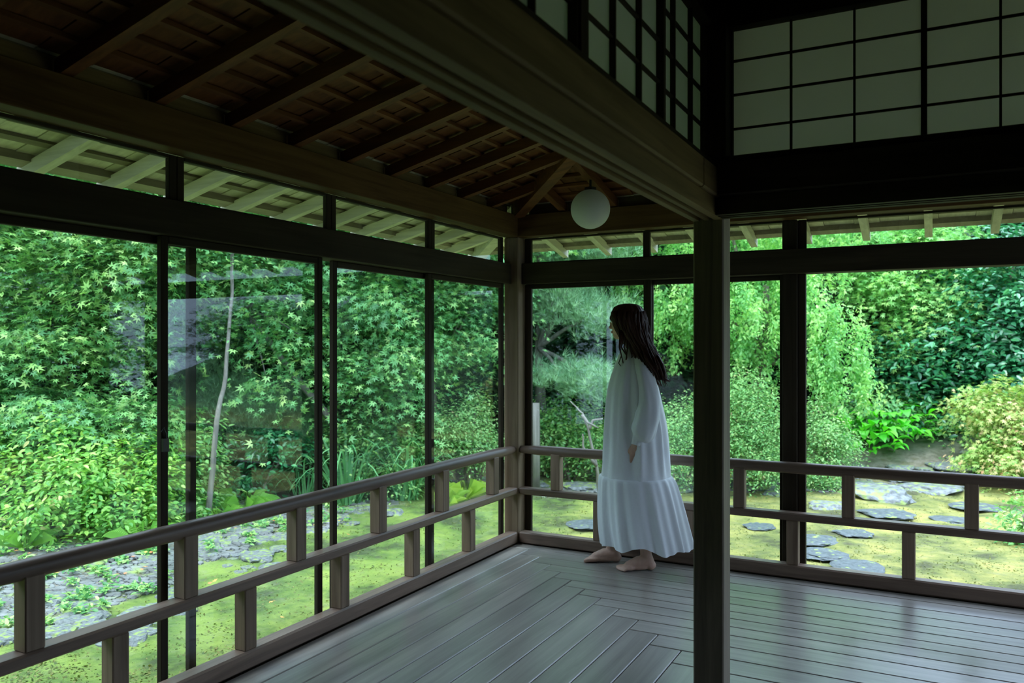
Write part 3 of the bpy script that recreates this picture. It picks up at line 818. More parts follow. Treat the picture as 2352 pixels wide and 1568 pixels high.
def sleeve(sy, pts, rads):
    m = MB(); n = 30
    P = [Vector(p) for p in pts]
    for i, p in enumerate(P):
        d = (P[min(i+1, len(P)-1)]-P[max(i-1, 0)]).normalized()
        a = d.cross(Vector((0, 1, 0))).normalized(); c = a.cross(d).normalized()
        for k in range(n):
            th = 2*math.pi*k/n
            w = 1+.05*math.sin(5*th+i*.5)+.03*math.sin(9*th-i*.8)+.03*math.sin(i*2.4+2*th)
            m.v.append(tuple(p+(a*math.cos(th)+c*math.sin(th))*rads[i]*w))
    for i in range(len(P)-1):
        for k in range(n): m.f.append((i*n+k, i*n+(k+1) % n, (i+1)*n+(k+1) % n, (i+1)*n+k))
    return m.build('sleeve', M_DRESS, dress, local=True, smooth=True)
for sy in (1, -1):
    ox = 0 if sy > 0 else .02
    sleeve(sy, [(-.025+ox, sy*.085, 1.262), (-.028+ox, sy*.118, 1.232), (-.036+ox, sy*.146, 1.18), (-.048+ox, sy*.170, 1.11), (-.058+ox, sy*.190, 1.04), (-.060+ox, sy*.202, .98), (-.052+ox, sy*.210, .93),
                (-.040+ox, sy*.210, .885), (-.028+ox, sy*.210, .845), (-.018+ox, sy*.208, .815), (-.006+ox, sy*.205, .795), (.004+ox, sy*.205, .788), (.007+ox, sy*.205, .772), (.010+ox, sy*.204, .757)],
           [.040, .050, .056, .060, .065, .069, .072, .073, .074, .070, .055, .036, .033, .035])
for o in woman.children_recursive:
    if o.name.startswith(('dress', 'lower_tier', 'sleeve')):
        sb = o.modifiers.new('smooth', 'SUBSURF'); sb.levels = 1; sb.render_levels = 1
# ------------------------------------------------------------------ garden ground
def P(px, t, z=0.0):
    """a spot in the garden given by bearing and distance from where the photographer stands"""
    p = CAM + LV*t + RV*((px-1176)/FPX*t)
    return np.array([p[0], p[1], z])
def gz(x, y):
    s = max(-x, y) - 1.0
    h = -.50 + .03*math.sin(x*1.3+.5)*math.cos(y*1.1)
    s2 = s-6.0
    if s2 > 0: h += .30*s2 if s2 < 12 else 3.6
    return h
STONE = [(P(-200, 5.6), .8), (P(60, 5.7), .75), (P(220, 6.2), .7), (P(400, 7.2), .75), (P(520, 8.0), .8), (P(640, 8.4), .8), (P(860, 9.2), .35),
         (P(1280, 9.8), .35), (P(1340, 10.0), .35), (P(1720, 10.2), .45), (P(1900, 10.2), .5), (P(2100, 10.4), .5), (P(2230, 10.8), .35)]
EARTH = [(P(1990, 11.3), .7), (P(2130, 11.3), .8), (P(2200, 10.9), .5), (P(100, 7.0), .6), (P(300, 7.4), .6), (P(600, 9.6), .8), (P(-200, 7.0), .8), (P(2150, 12), .8), (P(1100, 11.5), 1.2), (P(1500, 12), 1.2)]
def stone_mask(x, y):
    v = 0
    for c, r in STONE+EARTH:
        d = math.hypot(x-c[0], y-c[1]); v = max(v, 1-(d/r)**2 if d < r else 0)
    return min(1, v*1.3)
x0, x1, y0, y1, st = -16, 16, -12, 20, .16
nx, ny = int((x1-x0)/st), int((y1-y0)/st)
gv, gs, gw, gg = [], [], [], []
for j in range(ny+1):
    for i in range(nx+1):
        x, y = x0+i*st, y0+j*st
        z = gz(x, y)+.035*noise.noise(Vector((x*1.7, y*1.7, 0)))+.012*noise.noise(Vector((x*6, y*6, 3)))
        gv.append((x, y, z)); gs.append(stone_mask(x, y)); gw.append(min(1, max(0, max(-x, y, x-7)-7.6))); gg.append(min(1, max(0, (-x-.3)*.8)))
gf = []
for j in range(ny):
    for i in range(nx):
        gf.append((j*(nx+1)+i, j*(nx+1)+i+1, (j+1)*(nx+1)+i+1, (j+1)*(nx+1)+i))
gm = bpy.data.meshes.new('ground'); gm.from_pydata(gv, [], gf); gm.materials.append(M_GROUND)
gm.polygons.foreach_set('use_smooth', [True]*len(gf))
at = gm.attributes.new('stone', 'FLOAT', 'POINT'); at.data.foreach_set('value', gs)
at = gm.attributes.new('green', 'FLOAT', 'POINT'); at.data.foreach_set('value', gg)
at = gm.attributes.new('wild', 'FLOAT', 'POINT'); at.data.foreach_set('value', gw)
go = bpy.data.objects.new('ground', gm); COL.objects.link(go); tag(go, kind='structure')

# ------------------------------------------------------------------ leaf clouds
T_OVAL = (np.array([(0, 0, 0), (.22, .28, .07), (.20, .65, .07), (0, 1, -.04), (-.20, .65, .07), (-.22, .28, .07)]), [(0, 1, 2, 3), (0, 3, 4, 5)])
def kite(a, ln, w):
    c, s = math.cos(a), math.sin(a)
    r = lambda x, y: (x*c-y*s, x*s+y*c, -.10*abs(y)*ln)
    return [r(w, ln*.12), r(0, ln), r(-w, ln*.12)]
_v, _f = [], []
for a, ln, w in ((0, 1.0, .19), (.75, .92, .18), (-.75, .92, .18), (1.55, .68, .15), (-1.55, .68, .15)):
    b = len(_v); _v += kite(a, ln, w); _f.append((b, b+1, b+2))
T_MAPLE = (np.array(_v)*.9, _f)
_v, _f = [], []
for i in range(9):
    a = i*2.4; c, s = math.cos(a), math.sin(a); e = .35+.25*((i*7) % 3)
    b = len(_v); _v += [(-.02*s, .02*c, 0), (.02*s, -.02*c, 0), (c*e, s*e, 1-.35*e)]; _f.append((b, b+1, b+2))
T_PINE = (np.array(_v), _f)
T_BIT = (np.array([(0, 0, 0), (.3, .5, .05), (0, 1, 0), (-.3, .5, .05)]), [(0, 1, 2, 3)])

def leaf_mesh(name, pos, nrm, tan, size, tmpl, mat, rnd):
    V, F = tmpl
    N = len(pos)
    nrm = nrm/np.linalg.norm(nrm, axis=1, keepdims=True)
    tan = tan - nrm*(tan*nrm).sum(1, keepdims=True)
    tan = tan/np.maximum(np.linalg.norm(tan, axis=1, keepdims=True), 1e-6)
    bi = np.cross(tan, nrm)
    v = pos[:, None, :] + size[:, None, None]*(V[None, :, 0:1]*bi[:, None, :] + V[None, :, 1:2]*tan[:, None, :] + V[None, :, 2:3]*nrm[:, None, :])
    k = len(V); fs = len(F[0])
    me = bpy.data.meshes.new(name)
    me.vertices.add(N*k); me.vertices.foreach_set('co', v.reshape(-1))
    idx = (np.array(F)[None]+(np.arange(N)*k)[:, None, None]).reshape(-1)
    nf = N*len(F)
    me.loops.add(nf*fs); me.loops.foreach_set('vertex_index', idx.astype(np.int32))
    me.polygons.add(nf); me.polygons.foreach_set('loop_start', (np.arange(nf)*fs).astype(np.int32))
    me.update(calc_edges=True)
    a = me.attributes.new('rnd', 'FLOAT', 'POINT'); a.data.foreach_set('value', np.repeat(rnd, k))
    me.materials.append(mat)
    return me

def rand_dirs(n):
    d = RNG.normal(size=(n, 3)); return d/np.linalg.norm(d, axis=1, keepdims=True)

TRI = [0]
def foliage(parent, blobs, n, mat, tmpl, size, mode='spray', cl=40, clr=.22, flat=.35, name='foliage', parts=0):
    """blobs: (centre xyz, horizontal radius, vertical radius); leaves grouped in sprays near the crown's surface"""
    w = np.array([b[1]*b[1]+b[1]*b[2] for b in blobs]); w = w/w.sum()
    nc = max(1, n//cl)
    bi = RNG.choice(len(blobs), nc, p=w)
    C = np.array([b[0] for b in blobs])[bi]; R = np.array([(b[1], b[1], b[2]) for b in blobs])[bi]
    d = rand_dirs(nc); rad = .40+.68*RNG.random(nc)**.6
    ph = bi*1.7
    lump = np.sin(d[:, 0]*4.1+ph)*np.sin(d[:, 1]*3.7+ph*1.3)+.6*np.sin(d[:, 2]*6.3+d[:, 0]*5+ph*2.1)
    rad = rad*(1+.24*lump)
    cc = C + d*R*rad[:, None]
    # each spray
    ci = np.repeat(np.arange(nc), cl)
    N = len(ci)
    off = RNG.normal(size=(N, 3))*clr
    if mode == 'weep':
        off = RNG.normal(size=(N, 3))*np.array([clr*.30, clr*.30, 0])
        off[:, 2] = -RNG.random(N)*clr*3.2
        pos = cc[ci]+off
        nrm = RNG.normal(size=(N, 3))*.6+d[ci]*.6+np.array([0, 0, .5])
        tan = np.array([0, 0, -1.0])+RNG.normal(size=(N, 3))*.6
    elif mode == 'pine':
        off[:, 2] *= flat
        pos = cc[ci]+off
        nrm = np.array([0, 0, 1.0])+RNG.normal(size=(N, 3))*.5+d[ci]*.4; tan = rand_dirs(N)
    else:
        off[:, 2] *= flat
        # drooping edges of the spray
        rr_ = np.hypot(off[:, 0], off[:, 1]); off[:, 2] -= .5*rr_*rr_/max(clr, .01)
        pos = cc[ci]+off
        tilt = RNG.normal(size=(nc, 3))*.35
        nrm = np.array([0, 0, 1.0])+tilt[ci]+d[ci]*.45+RNG.normal(size=(N, 3))*.35
        tan = off*np.array([1, 1, 0])+np.array([0, 0, -.35])*clr+RNG.normal(size=(N, 3))*.5*clr
    crnd = RNG.random(nc)
    rnd = np.clip(.55*crnd[ci]+.45*RNG.random(N), 0, 1)
    sz = size*(.65+.6*RNG.random(N))
    if parts:       # the leaves that show largest are parts of their own
        vis = ((pos-CAM)@LV); pxx = 1176+FPX*((pos-CAM)@RV)/vis; pyy = 793-FPX*(pos[:, 2]-CAM[2])/vis
        ok = (pxx > 5) & (pxx < 2347) & (pyy > 480) & (pyy < 1250)
        order = np.argsort(np.where(ok, vis/sz, 1e9))[:parts]
        lm = []
        for q in (.15, .45, .75, .97):
            m1 = bpy.data.meshes.new('leaf'); m1.from_pydata(tmpl[0].tolist(), [], tmpl[1]); m1.materials.append(mat)
            a1 = m1.attributes.new('rnd', 'FLOAT', 'POINT'); a1.data.foreach_set('value', [q]*len(tmpl[0])); lm.append(m1)
        par = wl(parent)
        for i in order:
            n_ = nrm[i]/np.linalg.norm(nrm[i]); t_ = tan[i]-n_*(tan[i]@n_); t_ = t_/max(np.linalg.norm(t_), 1e-6); b_ = np.cross(t_, n_)
            o = bpy.data.objects.new('leaf', lm[min(3, int(rnd[i]*4))]); COL.objects.link(o); o.parent = parent
            p_ = pos[i]-par; s1 = sz[i]
            o.matrix_basis = Matrix(((b_[0]*s1, t_[0]*s1, n_[0]*s1, p_[0]), (b_[1]*s1, t_[1]*s1, n_[1]*s1, p_[1]), (b_[2]*s1, t_[2]*s1, n_[2]*s1, p_[2]), (0, 0, 0, 1)))
        keep = np.ones(N, bool); keep[order] = False
        pos, nrm, tan, sz, rnd = pos[keep], nrm[keep], tan[keep], sz[keep], rnd[keep]
        N = len(pos)
    me = leaf_mesh(name, pos, nrm, tan, sz, tmpl, mat, rnd)
    TRI[0] += N*len(tmpl[1])*(2 if len(tmpl[1][0]) == 4 else 1)
    o = bpy.data.objects.new(name, me); COL.objects.link(o)
    o['kind'] = 'stuff'
    if parent is not None: o.parent = parent; o.location = -wl(parent)
    return o

def trunk(parent, pts, r0, r1, mat, name='trunk'):
    P_ = [Vector(p) for p in pts]; Q = []
    for i in range(len(P_)-1):
        for k in range(4):
            t = k/4; v = P_[i].lerp(P_[i+1], t); Q.append(v+Vector((random.uniform(-1, 1), random.uniform(-1, 1), 0))*.12*r0*2)
    Q.append(P_[-1]); n = len(Q)
    return MB().tube(Q, [r0+(r1-r0)*i/(n-1) for i in range(n)], 9).build(name, mat, parent, smooth=True)

def B(px, py, t, rh, rv):
    p = P(px, t); p[2] = 1.33+(793-py)*t/FPX
    return (p, rh, rv)

def plant(name, label, cat, base, group=None):
    r = empty(name, base); WLOC[r.name] = tuple(base)
    return tag(r, label, cat, group)

def tree(name, label, cat, blobs, n, mat, tmpl, size, base, trunk_pts=None, bark=None, r0=.09, branches=True, **kw):
    b0 = np.array(base); b0[2] = gz(b0[0], b0[1])
    r = plant(name, label, cat, b0)
    bark = bark or M_BARK
    top = np.mean([b[0] for b in blobs], axis=0)
    tp = [b0]+(trunk_pts or [b0*.45+top*.55+np.array([.1, 0, 0])])+[top]
    trunk(r, tp, r0, r0*.35, bark)
    if branches:
        mid = np.array(tp[-2])
        for b in blobs:
            e = b[0]; m_ = (mid+e)/2+np.array([0, 0, .15*b[2] if len(b) > 2 else 0])
            trunk(r, [mid, m_, e], r0*.38, r0*.10, bark, 'branch')
    foliage(r, blobs, n, mat, tmpl, size, **kw)
    return r

# --- far woodland on the slope behind everything: one evergreen modelled, copied with its parts
def evergreen_first():
    r = empty('evergreen_tree', (0, 0, 0)); WLOC[r.name] = (0, 0, 0)
    trunk(r, [np.array([0, 0, -.3]), np.array([.1, 0, 1.5]), np.array([0, .1, 5.6])], .14, .04, M_BARK)
    bl = [(np.array(c, float), rh, rv) for c, rh, rv in (((0, 0, .55), 1.35, .6), ((.55, .3, 1.5), 1.5, .9), ((-.55, -.2, 1.9), 1.5, .9), ((.1, .2, 3.0), 1.8, 1.0), ((-.3, .1, 4.1), 1.7, 1.0), ((.3, -.3, 5.1), 1.4, .9), ((0, 0, 6.0), .9, .6))]
    for b in bl:
        trunk(r, [np.array([.05, 0, b[0][2]-.5]), b[0]+np.array([.9*b[1]*math.cos(b[0][2]*3), .9*b[1]*math.sin(b[0][2]*3), 0])], .05, .012, M_BARK, 'branch')
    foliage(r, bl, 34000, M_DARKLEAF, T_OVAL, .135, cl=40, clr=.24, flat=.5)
    return r
EG = evergreen_first()
LAB = [(-700, 12.5, 'outside the left edge of the picture'), (-350, 13, 'just left of the picture, behind the maple'), (-60, 13, 'behind the maple at the far left'), (190, 13.3, 'behind the right half of the maple in the first bay'),
       (430, 13.3, 'behind the first window stiles'), (690, 13.3, 'behind the leaning trunk'), (920, 13.6, 'behind the third bay of the glazed wall'), (1150, 13.8, 'straight behind the corner post'),
       (1380, 14.2, 'behind the pine'), (1600, 14.6, 'behind the near post'), (1810, 15, 'behind the outer post'), (2010, 15.2, 'behind the broad-leaved clump'), (2220, 15.2, 'behind the camellia'), (2450, 15, 'just outside the right edge of the picture'),
       ]
first = True
spots = [(P(px, t), 'dark dense evergreen tree '+l) for px, t, l in LAB]
for k_, (x, y) in enumerate(((-11, -4.5), (-10.5, -7.5), (-9, -10.5), (12.5, 4.5), (14.5, 1.5), (13, -2), (-10, -2), (-6, -11), (-12, -6), (13.5, 11.5), (10.5, 14.5))):  # added unseen trees: block low sky from the room and the window reflections
    spots.append((np.array([x, y, 0.]), 'added unseen evergreen tree shaping sky light and reflections, standing %s of the house' % ['west', 'south-west', 'south of south-west', 'east-north-east', 'east', 'east by south', 'west by south', 'south by west', 'west of south-west', 'north-east', 'north of north-east'][k_]))
rg = random.Random(3)
for k_, (px) in enumerate((-200, 330, 800, 1260, 1700, 2120, 2600)):
    spots.append((P(px, 18), 'tall evergreen in the back row, %s from the left' % ['first', 'second', 'third', 'fourth', 'fifth', 'sixth', 'seventh'][k_]))
for k_, (p, l) in enumerate(spots):
    if first: r = EG; first = False
    else:
        r = EG.copy(); COL.objects.link(r)
        for ch in list(EG.children):
            c = ch.copy(); COL.objects.link(c); c.parent = r
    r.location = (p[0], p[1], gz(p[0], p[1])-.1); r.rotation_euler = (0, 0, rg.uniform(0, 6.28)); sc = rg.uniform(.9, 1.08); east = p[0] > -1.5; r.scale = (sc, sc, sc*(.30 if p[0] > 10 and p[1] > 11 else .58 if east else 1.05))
    tag(r, l, 'tree', 'evergreens of the far woodland')
# --- maples and shrubs seen through the left wall
tree('maple_tree', 'large maple with pale green star leaves filling the first bay at far left', 'tree',
     [B(40, 570, 9.2, 1.15, .62), B(270, 620, 9.0, .95, .55), B(-230, 600, 8.8, 1.4, 1.0), B(120, 760, 8.8, .75, .38), B(310, 770, 9.3, .55, .32), B(60, 300, 9.6, 1.9, .9), B(-60, 820, 8.5, .7, .22), B(400, 470, 9.6, 1.0, .7)],
     34000, M_MAPLE, T_MAPLE, .085, P(140, 10.4), r0=.11, cl=36, clr=.20, flat=.30, parts=250)
tree('maple_tree', 'maple with hanging leaf sprays left of the centre window stiles', 'tree',
     [B(500, 610, 10.0, .9, .5), B(640, 640, 9.6, .75, .42), B(690, 770, 9.4, .45, .35), B(560, 400, 10.4, 1.6, .9), B(610, 860, 9.2, .32, .22), B(470, 730, 10.4, .6, .35)],
     18000, M_MAPLE_B, T_MAPLE, .082, P(800, 10.6), trunk_pts=[P(762, 9.6, .44), P(662, 9.6, 1.06), P(570, 9.7, 1.75)], bark=M_BARKP, r0=.055, cl=36, clr=.18, flat=.3, parts=150)
tree('maple_tree', 'bushy maple behind the third and fourth bays of the glazed wall', 'tree',
     [B(860, 690, 10.0, .65, .5), B(930, 800, 9.8, .5, .38), B(1060, 730, 10.4, .62, .50), B(820, 850, 9.6, .42, .25), B(960, 430, 10.6, 1.7, 1.0), B(1130, 620, 10.8, .6, .4), B(900, 890, 9.6, .35, .2)],
     26000, M_MAPLE_B, T_MAPLE, .078, P(1000, 11.3), r0=.08, cl=36, clr=.17, flat=.3)
tree('young_tree', 'slim pale trunk rising out of the shrubs in the second bay', 'tree', [B(530, 520, 9.0, .5, .4), B(545, 330, 9.2, .8, .6)],
     5000, M_MAPLE_B, T_OVAL, .06, P(478, 8.2), trunk_pts=[P(498, 8.3, .55), P(518, 8.5, 1.0), P(532, 8.7, 1.9)], bark=M_BARKP, r0=.032, cl=30, clr=.15)
def shrub(label, blobs, n, mat, tmpl, size, name='shrub', cat='shrub', stems=6, bark=None, **kw):
    c = np.mean([b[0] for b in blobs], axis=0); base = np.array([c[0], c[1], gz(c[0], c[1])])
    r = plant(name, label, cat, base)
    for b in blobs:
        for k in range(2):
            e = b[0]+np.array([random.uniform(-.4, .4)*b[1], random.uniform(-.4, .4)*b[1], random.uniform(-.2, .5)*b[2]])
            s_ = base+np.array([random.uniform(-.12, .12), random.uniform(-.12, .12), 0])
            trunk(r, [s_, (s_+e)/2+np.array([random.uniform(-.1, .1), random.uniform(-.1, .1), .05]), e], .018, .006, bark or M_BARK, 'stem')
    foliage(r, blobs, n, mat, tmpl, size, **kw)
    return r
shrub('bright yellow-green shrub filling the lower left behind the railing', [B(40, 1030, 7.9, .62, .36), B(210, 1060, 7.8, .60, .34), B(110, 1150, 7.5, .55, .25), B(-180, 1080, 7.6, .8, .5)], 12000, M_YELLOW, T_OVAL, .066, parts=250, cl=26, clr=.12, flat=.5)
shrub('mid green shrub with lobed leaves above the bright shrub at far left', [B(100, 940, 8.4, .75, .26), B(310, 960, 8.4, .5, .34), B(-100, 930, 8.4, .7, .4)], 10000, M_MAPLE_B, T_MAPLE, .075, cl=26, clr=.14)
shrub('yellow-green shrub just left of the first window stile', [B(320, 1100, 7.9, .38, .36), B(260, 1170, 7.6, .38, .22)], 5500, M_YELLOW, T_OVAL, .062, cl=26, clr=.10, flat=.5)
shrub('green shrub seen between the first two window stiles', [B(420, 1040, 8.6, .40, .42), B(415, 1150, 8.3, .35, .20)], 6000, M_MAPLE, T_OVAL, .065, cl=26, clr=.11)
shrub('soft feathery dark shrub behind the slim pale trunk', [B(600, 920, 10.2, .50, .36), B(690, 990, 10.2, .36, .34), B(500, 900, 10.3, .4, .4)], 6000, M_PINE, T_PINE, .11, cl=30, clr=.16)
shrub('low dark shrub with glossy leaves under the leaning trunk', [B(640, 1010, 9.4, .40, .17), B(560, 1090, 9.4, .36, .12)], 1500, M_GLOSSY, T_OVAL, .075, cl=24, clr=.10)
shrub('rounded fresh green bush behind the third bay', [B(830, 990, 10.0, .48, .32), B(930, 1000, 10.0, .45, .30), B(880, 1080, 9.8, .5, .22)], 13000, M_MAPLE, T_OVAL, .05, cl=30, clr=.10, flat=.6)
shrub('pinkish tipped azalea left of the corner post', [B(1030, 980, 9.9, .36, .26), B(1100, 1010, 9.9, .32, .24), B(1095, 930, 10.1, .16, .26)], 9000, M_AZALEA, T_OVAL, .040, cl=24, clr=.09, flat=.7)
# --- seen through the back opening
tree('pine_tree', 'garden pine with soft needles right of the corner post', 'tree',
     [B(1270, 690, 11.2, .62, .30), B(1370, 720, 10.8, .45, .26), B(1290, 860, 10.6, .52, .20), B(1375, 880, 10.3, .36, .20), B(1240, 560, 11.6, .8, .35), B(1390, 560, 11.3, .6, .35), B(1240, 420, 11.8, 1.0, .4)],
     9000, M_PINE, T_PINE, .15, P(1235, 11.8), trunk_pts=[P(1242, 11.5, .6), P(1236, 11.4, 1.3)], bark=M_BARKP, r0=.10, mode='pine', cl=22, clr=.16, flat=.35)
dead = plant('bare_branch', 'bare grey twisted branch low in the garden beside the dress', 'branch', P(1378, 9.6, gz(*P(1378, 9.6)[:2])))
for pts in (([P(1378, 9.6, -.5), P(1370, 9.5, -.1), P(1352, 9.5, .33), P(1338, 9.5, .52), P(1310, 9.6, .66)]), ([P(1352, 9.5, .33), P(1362, 9.5, .44), P(1385, 9.5, .46)]), ([P(1338, 9.5, .50), P(1350, 9.4, .42), P(1375, 9.4, .36)]), ([P(1370, 9.5, -.1), P(1340, 9.5, .12), P(1338, 9.5, .28)])):
    trunk(dead, pts, .022, .007, M_BARKP, 'branch')
shrub('green leafy bush between the corner post and the woman', [B(1300, 960, 11.0, .45, .34), B(1360, 1010, 10.8, .40, .26), B(1275, 1040, 11.2, .4, .16)], 9000, M_MAPLE, T_OVAL, .055, cl=26, clr=.11)
WP = [B(1540, 640, 11.6, .85, .8), B(1640, 700, 11.4, .9, .75), B(1740, 690, 11.4, .85, .85), B(1850, 700, 11.2, .65, .75), B(1910, 790, 11.0, .50, .50), B(1940, 850, 10.8, .40, .28), B(1650, 420, 12, 1.7, 1.0), B(1830, 480, 11.8, 1.2, .9)]
tree('weeping_maple', 'weeping tree with cascading light green foliage right of the woman', 'tree', WP, 60000, M_WEEP, T_OVAL, .058, P(1700, 12.3), r0=.12, mode='weep', cl=60, clr=.13)
tree('maple_tree', 'light green maple branches at the top of the open bay', 'tree', [B(2010, 640, 13.0, .7, .35), B(2120, 690, 12.8, .65, .35), B(2060, 770, 12.6, .45, .28), B(2180, 600, 13.2, .8, .4), B(2050, 520, 13.4, 1.2, .5), B(2230, 700, 12.6, .45, .25)],
     16000, M_WEEP, T_MAPLE, .085, P(2090, 14), r0=.08, cl=40, clr=.20, flat=.35)
tree('camellia_tree', 'dark glossy camellia tree filling the right of the open bay', 'tree', [B(2120, 840, 12.6, .85, .65), B(2250, 740, 12.4, .95, .85), B(2350, 860, 12.0, .9, .7), B(2330, 600, 12.6, 1.1, .8), B(2460, 760, 12.0, 1.3, 1.2), B(2040, 930, 12.8, .55, .4)],
     26000, M_GLOSSY, T_OVAL, .115, P(2260, 13), r0=.12, cl=30, clr=.24, flat=.5, parts=200)
shrub('pale twiggy azalea behind the near post', [B(1540, 960, 10.4, .48, .36), B(1640, 980, 10.2, .55, .42), B(1560, 1040, 10.0, .45, .26)], 15000, M_AZALEA, T_OVAL, .038, cl=24, clr=.09, flat=.8)
shrub('rounded green azalea between the near post and the outer post', [B(1735, 960, 10.0, .42, .42), B(1745, 1050, 9.8, .40, .22), B(1700, 890, 10.2, .30, .28)], 15000, M_AZALEA, T_OVAL, .038, cl=24, clr=.08, flat=.8)
shrub('azalea with pink tips right of the outer post', [B(1880, 980, 10.4, .32, .36), B(1920, 1010, 10.4, .25, .26), B(1880, 1080, 10.1, .34, .16)], 9000, M_AZALEA, T_OVAL, .038, cl=24, clr=.08, flat=.8)
shrub('leafy mid green shrub behind the broad-leaved clump', [B(2010, 930, 12.4, .6, .34), B(2130, 970, 12.3, .65, .34), B(2220, 1000, 12.2, .4, .24)], 10000, M_MAPLE_B, T_OVAL, .08, cl=26, clr=.13)
shrub('pink-tipped maple shrub at the right edge, above the railing', [B(2270, 920, 10.6, .42, .28), B(2340, 980, 10.4, .50, .34), B(2300, 1050, 10.2, .42, .20), B(2430, 940, 10.5, .6, .5)], 12000, M_PINKISH, T_MAPLE, .056, cl=28, clr=.11)
shrub('low yellow-green shrub at the right edge under the pink-tipped maple', [B(2250, 1060, 10.8, .36, .13), B(2340, 1090, 10.5, .4, .12)], 2400, M_YELLOW, T_MAPLE, .055, cl=24, clr=.09)
shrub('small green bush at the right edge, low behind the railing', [B(2350, 1170, 7.4, .20, .22), B(2375, 1240, 7.2, .25, .16)], 1500, M_MAPLE, T_OVAL, .055, cl=22, clr=.08)

# --- broad-leaved clump, ferns, blade grass: every leaf its own part
def leaf_part(name, V, F, mat, rnd=.5):
    me = bpy.data.meshes.new(name); me.from_pydata(V, [], F); me.materials.append(mat)
    me.polygons.foreach_set('use_smooth', [True]*len(F))
    a = me.attributes.new('rnd', 'FLOAT', 'POINT'); a.data.foreach_set('value', [rnd]*len(V)); me.update()
    return me
def strap(n, ln, w, rise, droop, shape, wig=0.0):
    V, F = [], []
    for i in range(n+1):
        t = i/n; x = ln*t; z = rise*math.sin(t*math.pi*.62)-droop*t*t; ww = w*shape(t)
        V += [(x, -ww, z+.15*ww), (x, 0, z-.1*ww), (x, ww, z+.15*ww)]
    for i in range(n):
        b = 3*i; F += [(b, b+1, b+4, b+3), (b+1, b+2, b+5, b+4)]
    return V, F
def place(me, name, parent, n, rot_tilt=.0, base_r=.1, scl=(.8, 1.2), z0=0.0):
    for i in range(n):
        o = bpy.data.objects.new(name, me[i % len(me)]); COL.objects.link(o); o.parent = parent
        a = i*2.399+random.uniform(-.2, .2); r = base_r*math.sqrt((i+.5)/n)
        o.location = (r*math.cos(a), r*math.sin(a), z0*random.random())
        s_ = random.uniform(*scl); o.scale = (s_, s_, s_)
        o.rotation_euler = (random.uniform(-.25, .25), random.uniform(-rot_tilt, rot_tilt*.3), a)
hl_ = [leaf_part('broad_leaf', *strap(6, .25, .060, .13, .12, lambda t: .08 if t < .2 else math.sin((t-.15)/.85*math.pi)**.7 if t < 1 else .02), M_HOSTA, r) for r in (.1, .4, .7, 1.0)]
for (px, t, n, lab) in ((1985, 11.6, 95, 'clump of bright broad green leaves right of the pink-tipped azalea'), (2055, 11.9, 85, 'second clump of bright broad green leaves, nearer the dark tree')):
    b = P(px, t); b[2] = gz(b[0], b[1]); r = plant('hosta', lab, 'plant', b)
    place(hl_, 'leaf', r, n, .5, .50, (.7, 1.25), .45)
def fern(mat, px, t, n, lab, s=1.0):
    V, F = [], []
    N = 20
    for i in range(N):
        u = (i+.6)/N; x = .55*u; z = .32*math.sin(u*2.0)-.12*u*u; ln = .13*math.sin(min(1, u*1.4+.12)*math.pi*.5)*(1-u)**.6+.008
        for sgn in (1, -1):
            b = len(V); V += [(x-.003, 0, z), (x+.003+ln*.22, sgn*ln*.5, z-.008), (x+.012+ln*.45, sgn*ln, z-.04), (x-.006+ln*.22, sgn*ln*.5, z-.012)]; F.append((b, b+1, b+2, b+3))
    b = len(V); V += [(0, -.004, 0), (0, .004, 0), (.55, 0, .32*math.sin(2.0)-.12), (.28, 0, .30)]; F.append((b, b+1, b+2, b+3))
    ms = [leaf_part('frond', V, F, mat, q) for q in (.1, .5, .9)]
    g = P(px, t); g[2] = gz(g[0], g[1])+.02; r = plant('fern', lab, 'fern', g)
    place(ms, 'frond', r, n, .3, .05, (.45*s, .75*s))
    return r
fern(M_FERN_Y, 1068, 9.4, 14, 'bright yellow-green fern behind the railing near the corner post', .95)
fern(M_FERN_Y, 1030, 9.1, 10, 'small yellow-green fern left of the bright fern near the corner post', .6)
fern(M_FERN, 560, 8.7, 14, 'green fern beside the slim pale trunk', 1.0)
f2 = fern(M_FERN, 330, 7.2, 12, 'green fern low at the first window stile behind the railing', .8)
fern(M_FERN_Y, 310, 7.7, 12, 'yellowish fern leaning right against the first window stile', 1.0)
fern(M_FERN, 500, 8.3, 10, 'fern at the foot of the slim pale trunk', .8)
fern(M_FERN, 60, 7.1, 12, 'fern below the bright shrub at far left', .8)
bl = [leaf_part('blade', *strap(8, .75, .017, .75, q, lambda t: (1-t)**.6+.02), M_BLADE, r) for r, q in ((.2, .35), (.6, .55), (.9, .15))]
for px, t, n, lab, s_ in ((800, 9.4, 46, 'tuft of long arching grass blades right of the centre stiles', 1.0), (930, 9.6, 44, 'tuft of long arching grass blades left of the corner azalea', .9), (700, 9.4, 22, 'small tuft of grass blades between the centre stiles', .65)):
    b = P(px, t); b[2] = gz(b[0], b[1]); r = plant('ornamental_grass', lab, 'grass', b)
    place(bl, 'blade', r, n, .5, .16, (.7*s_, 1.15*s_))

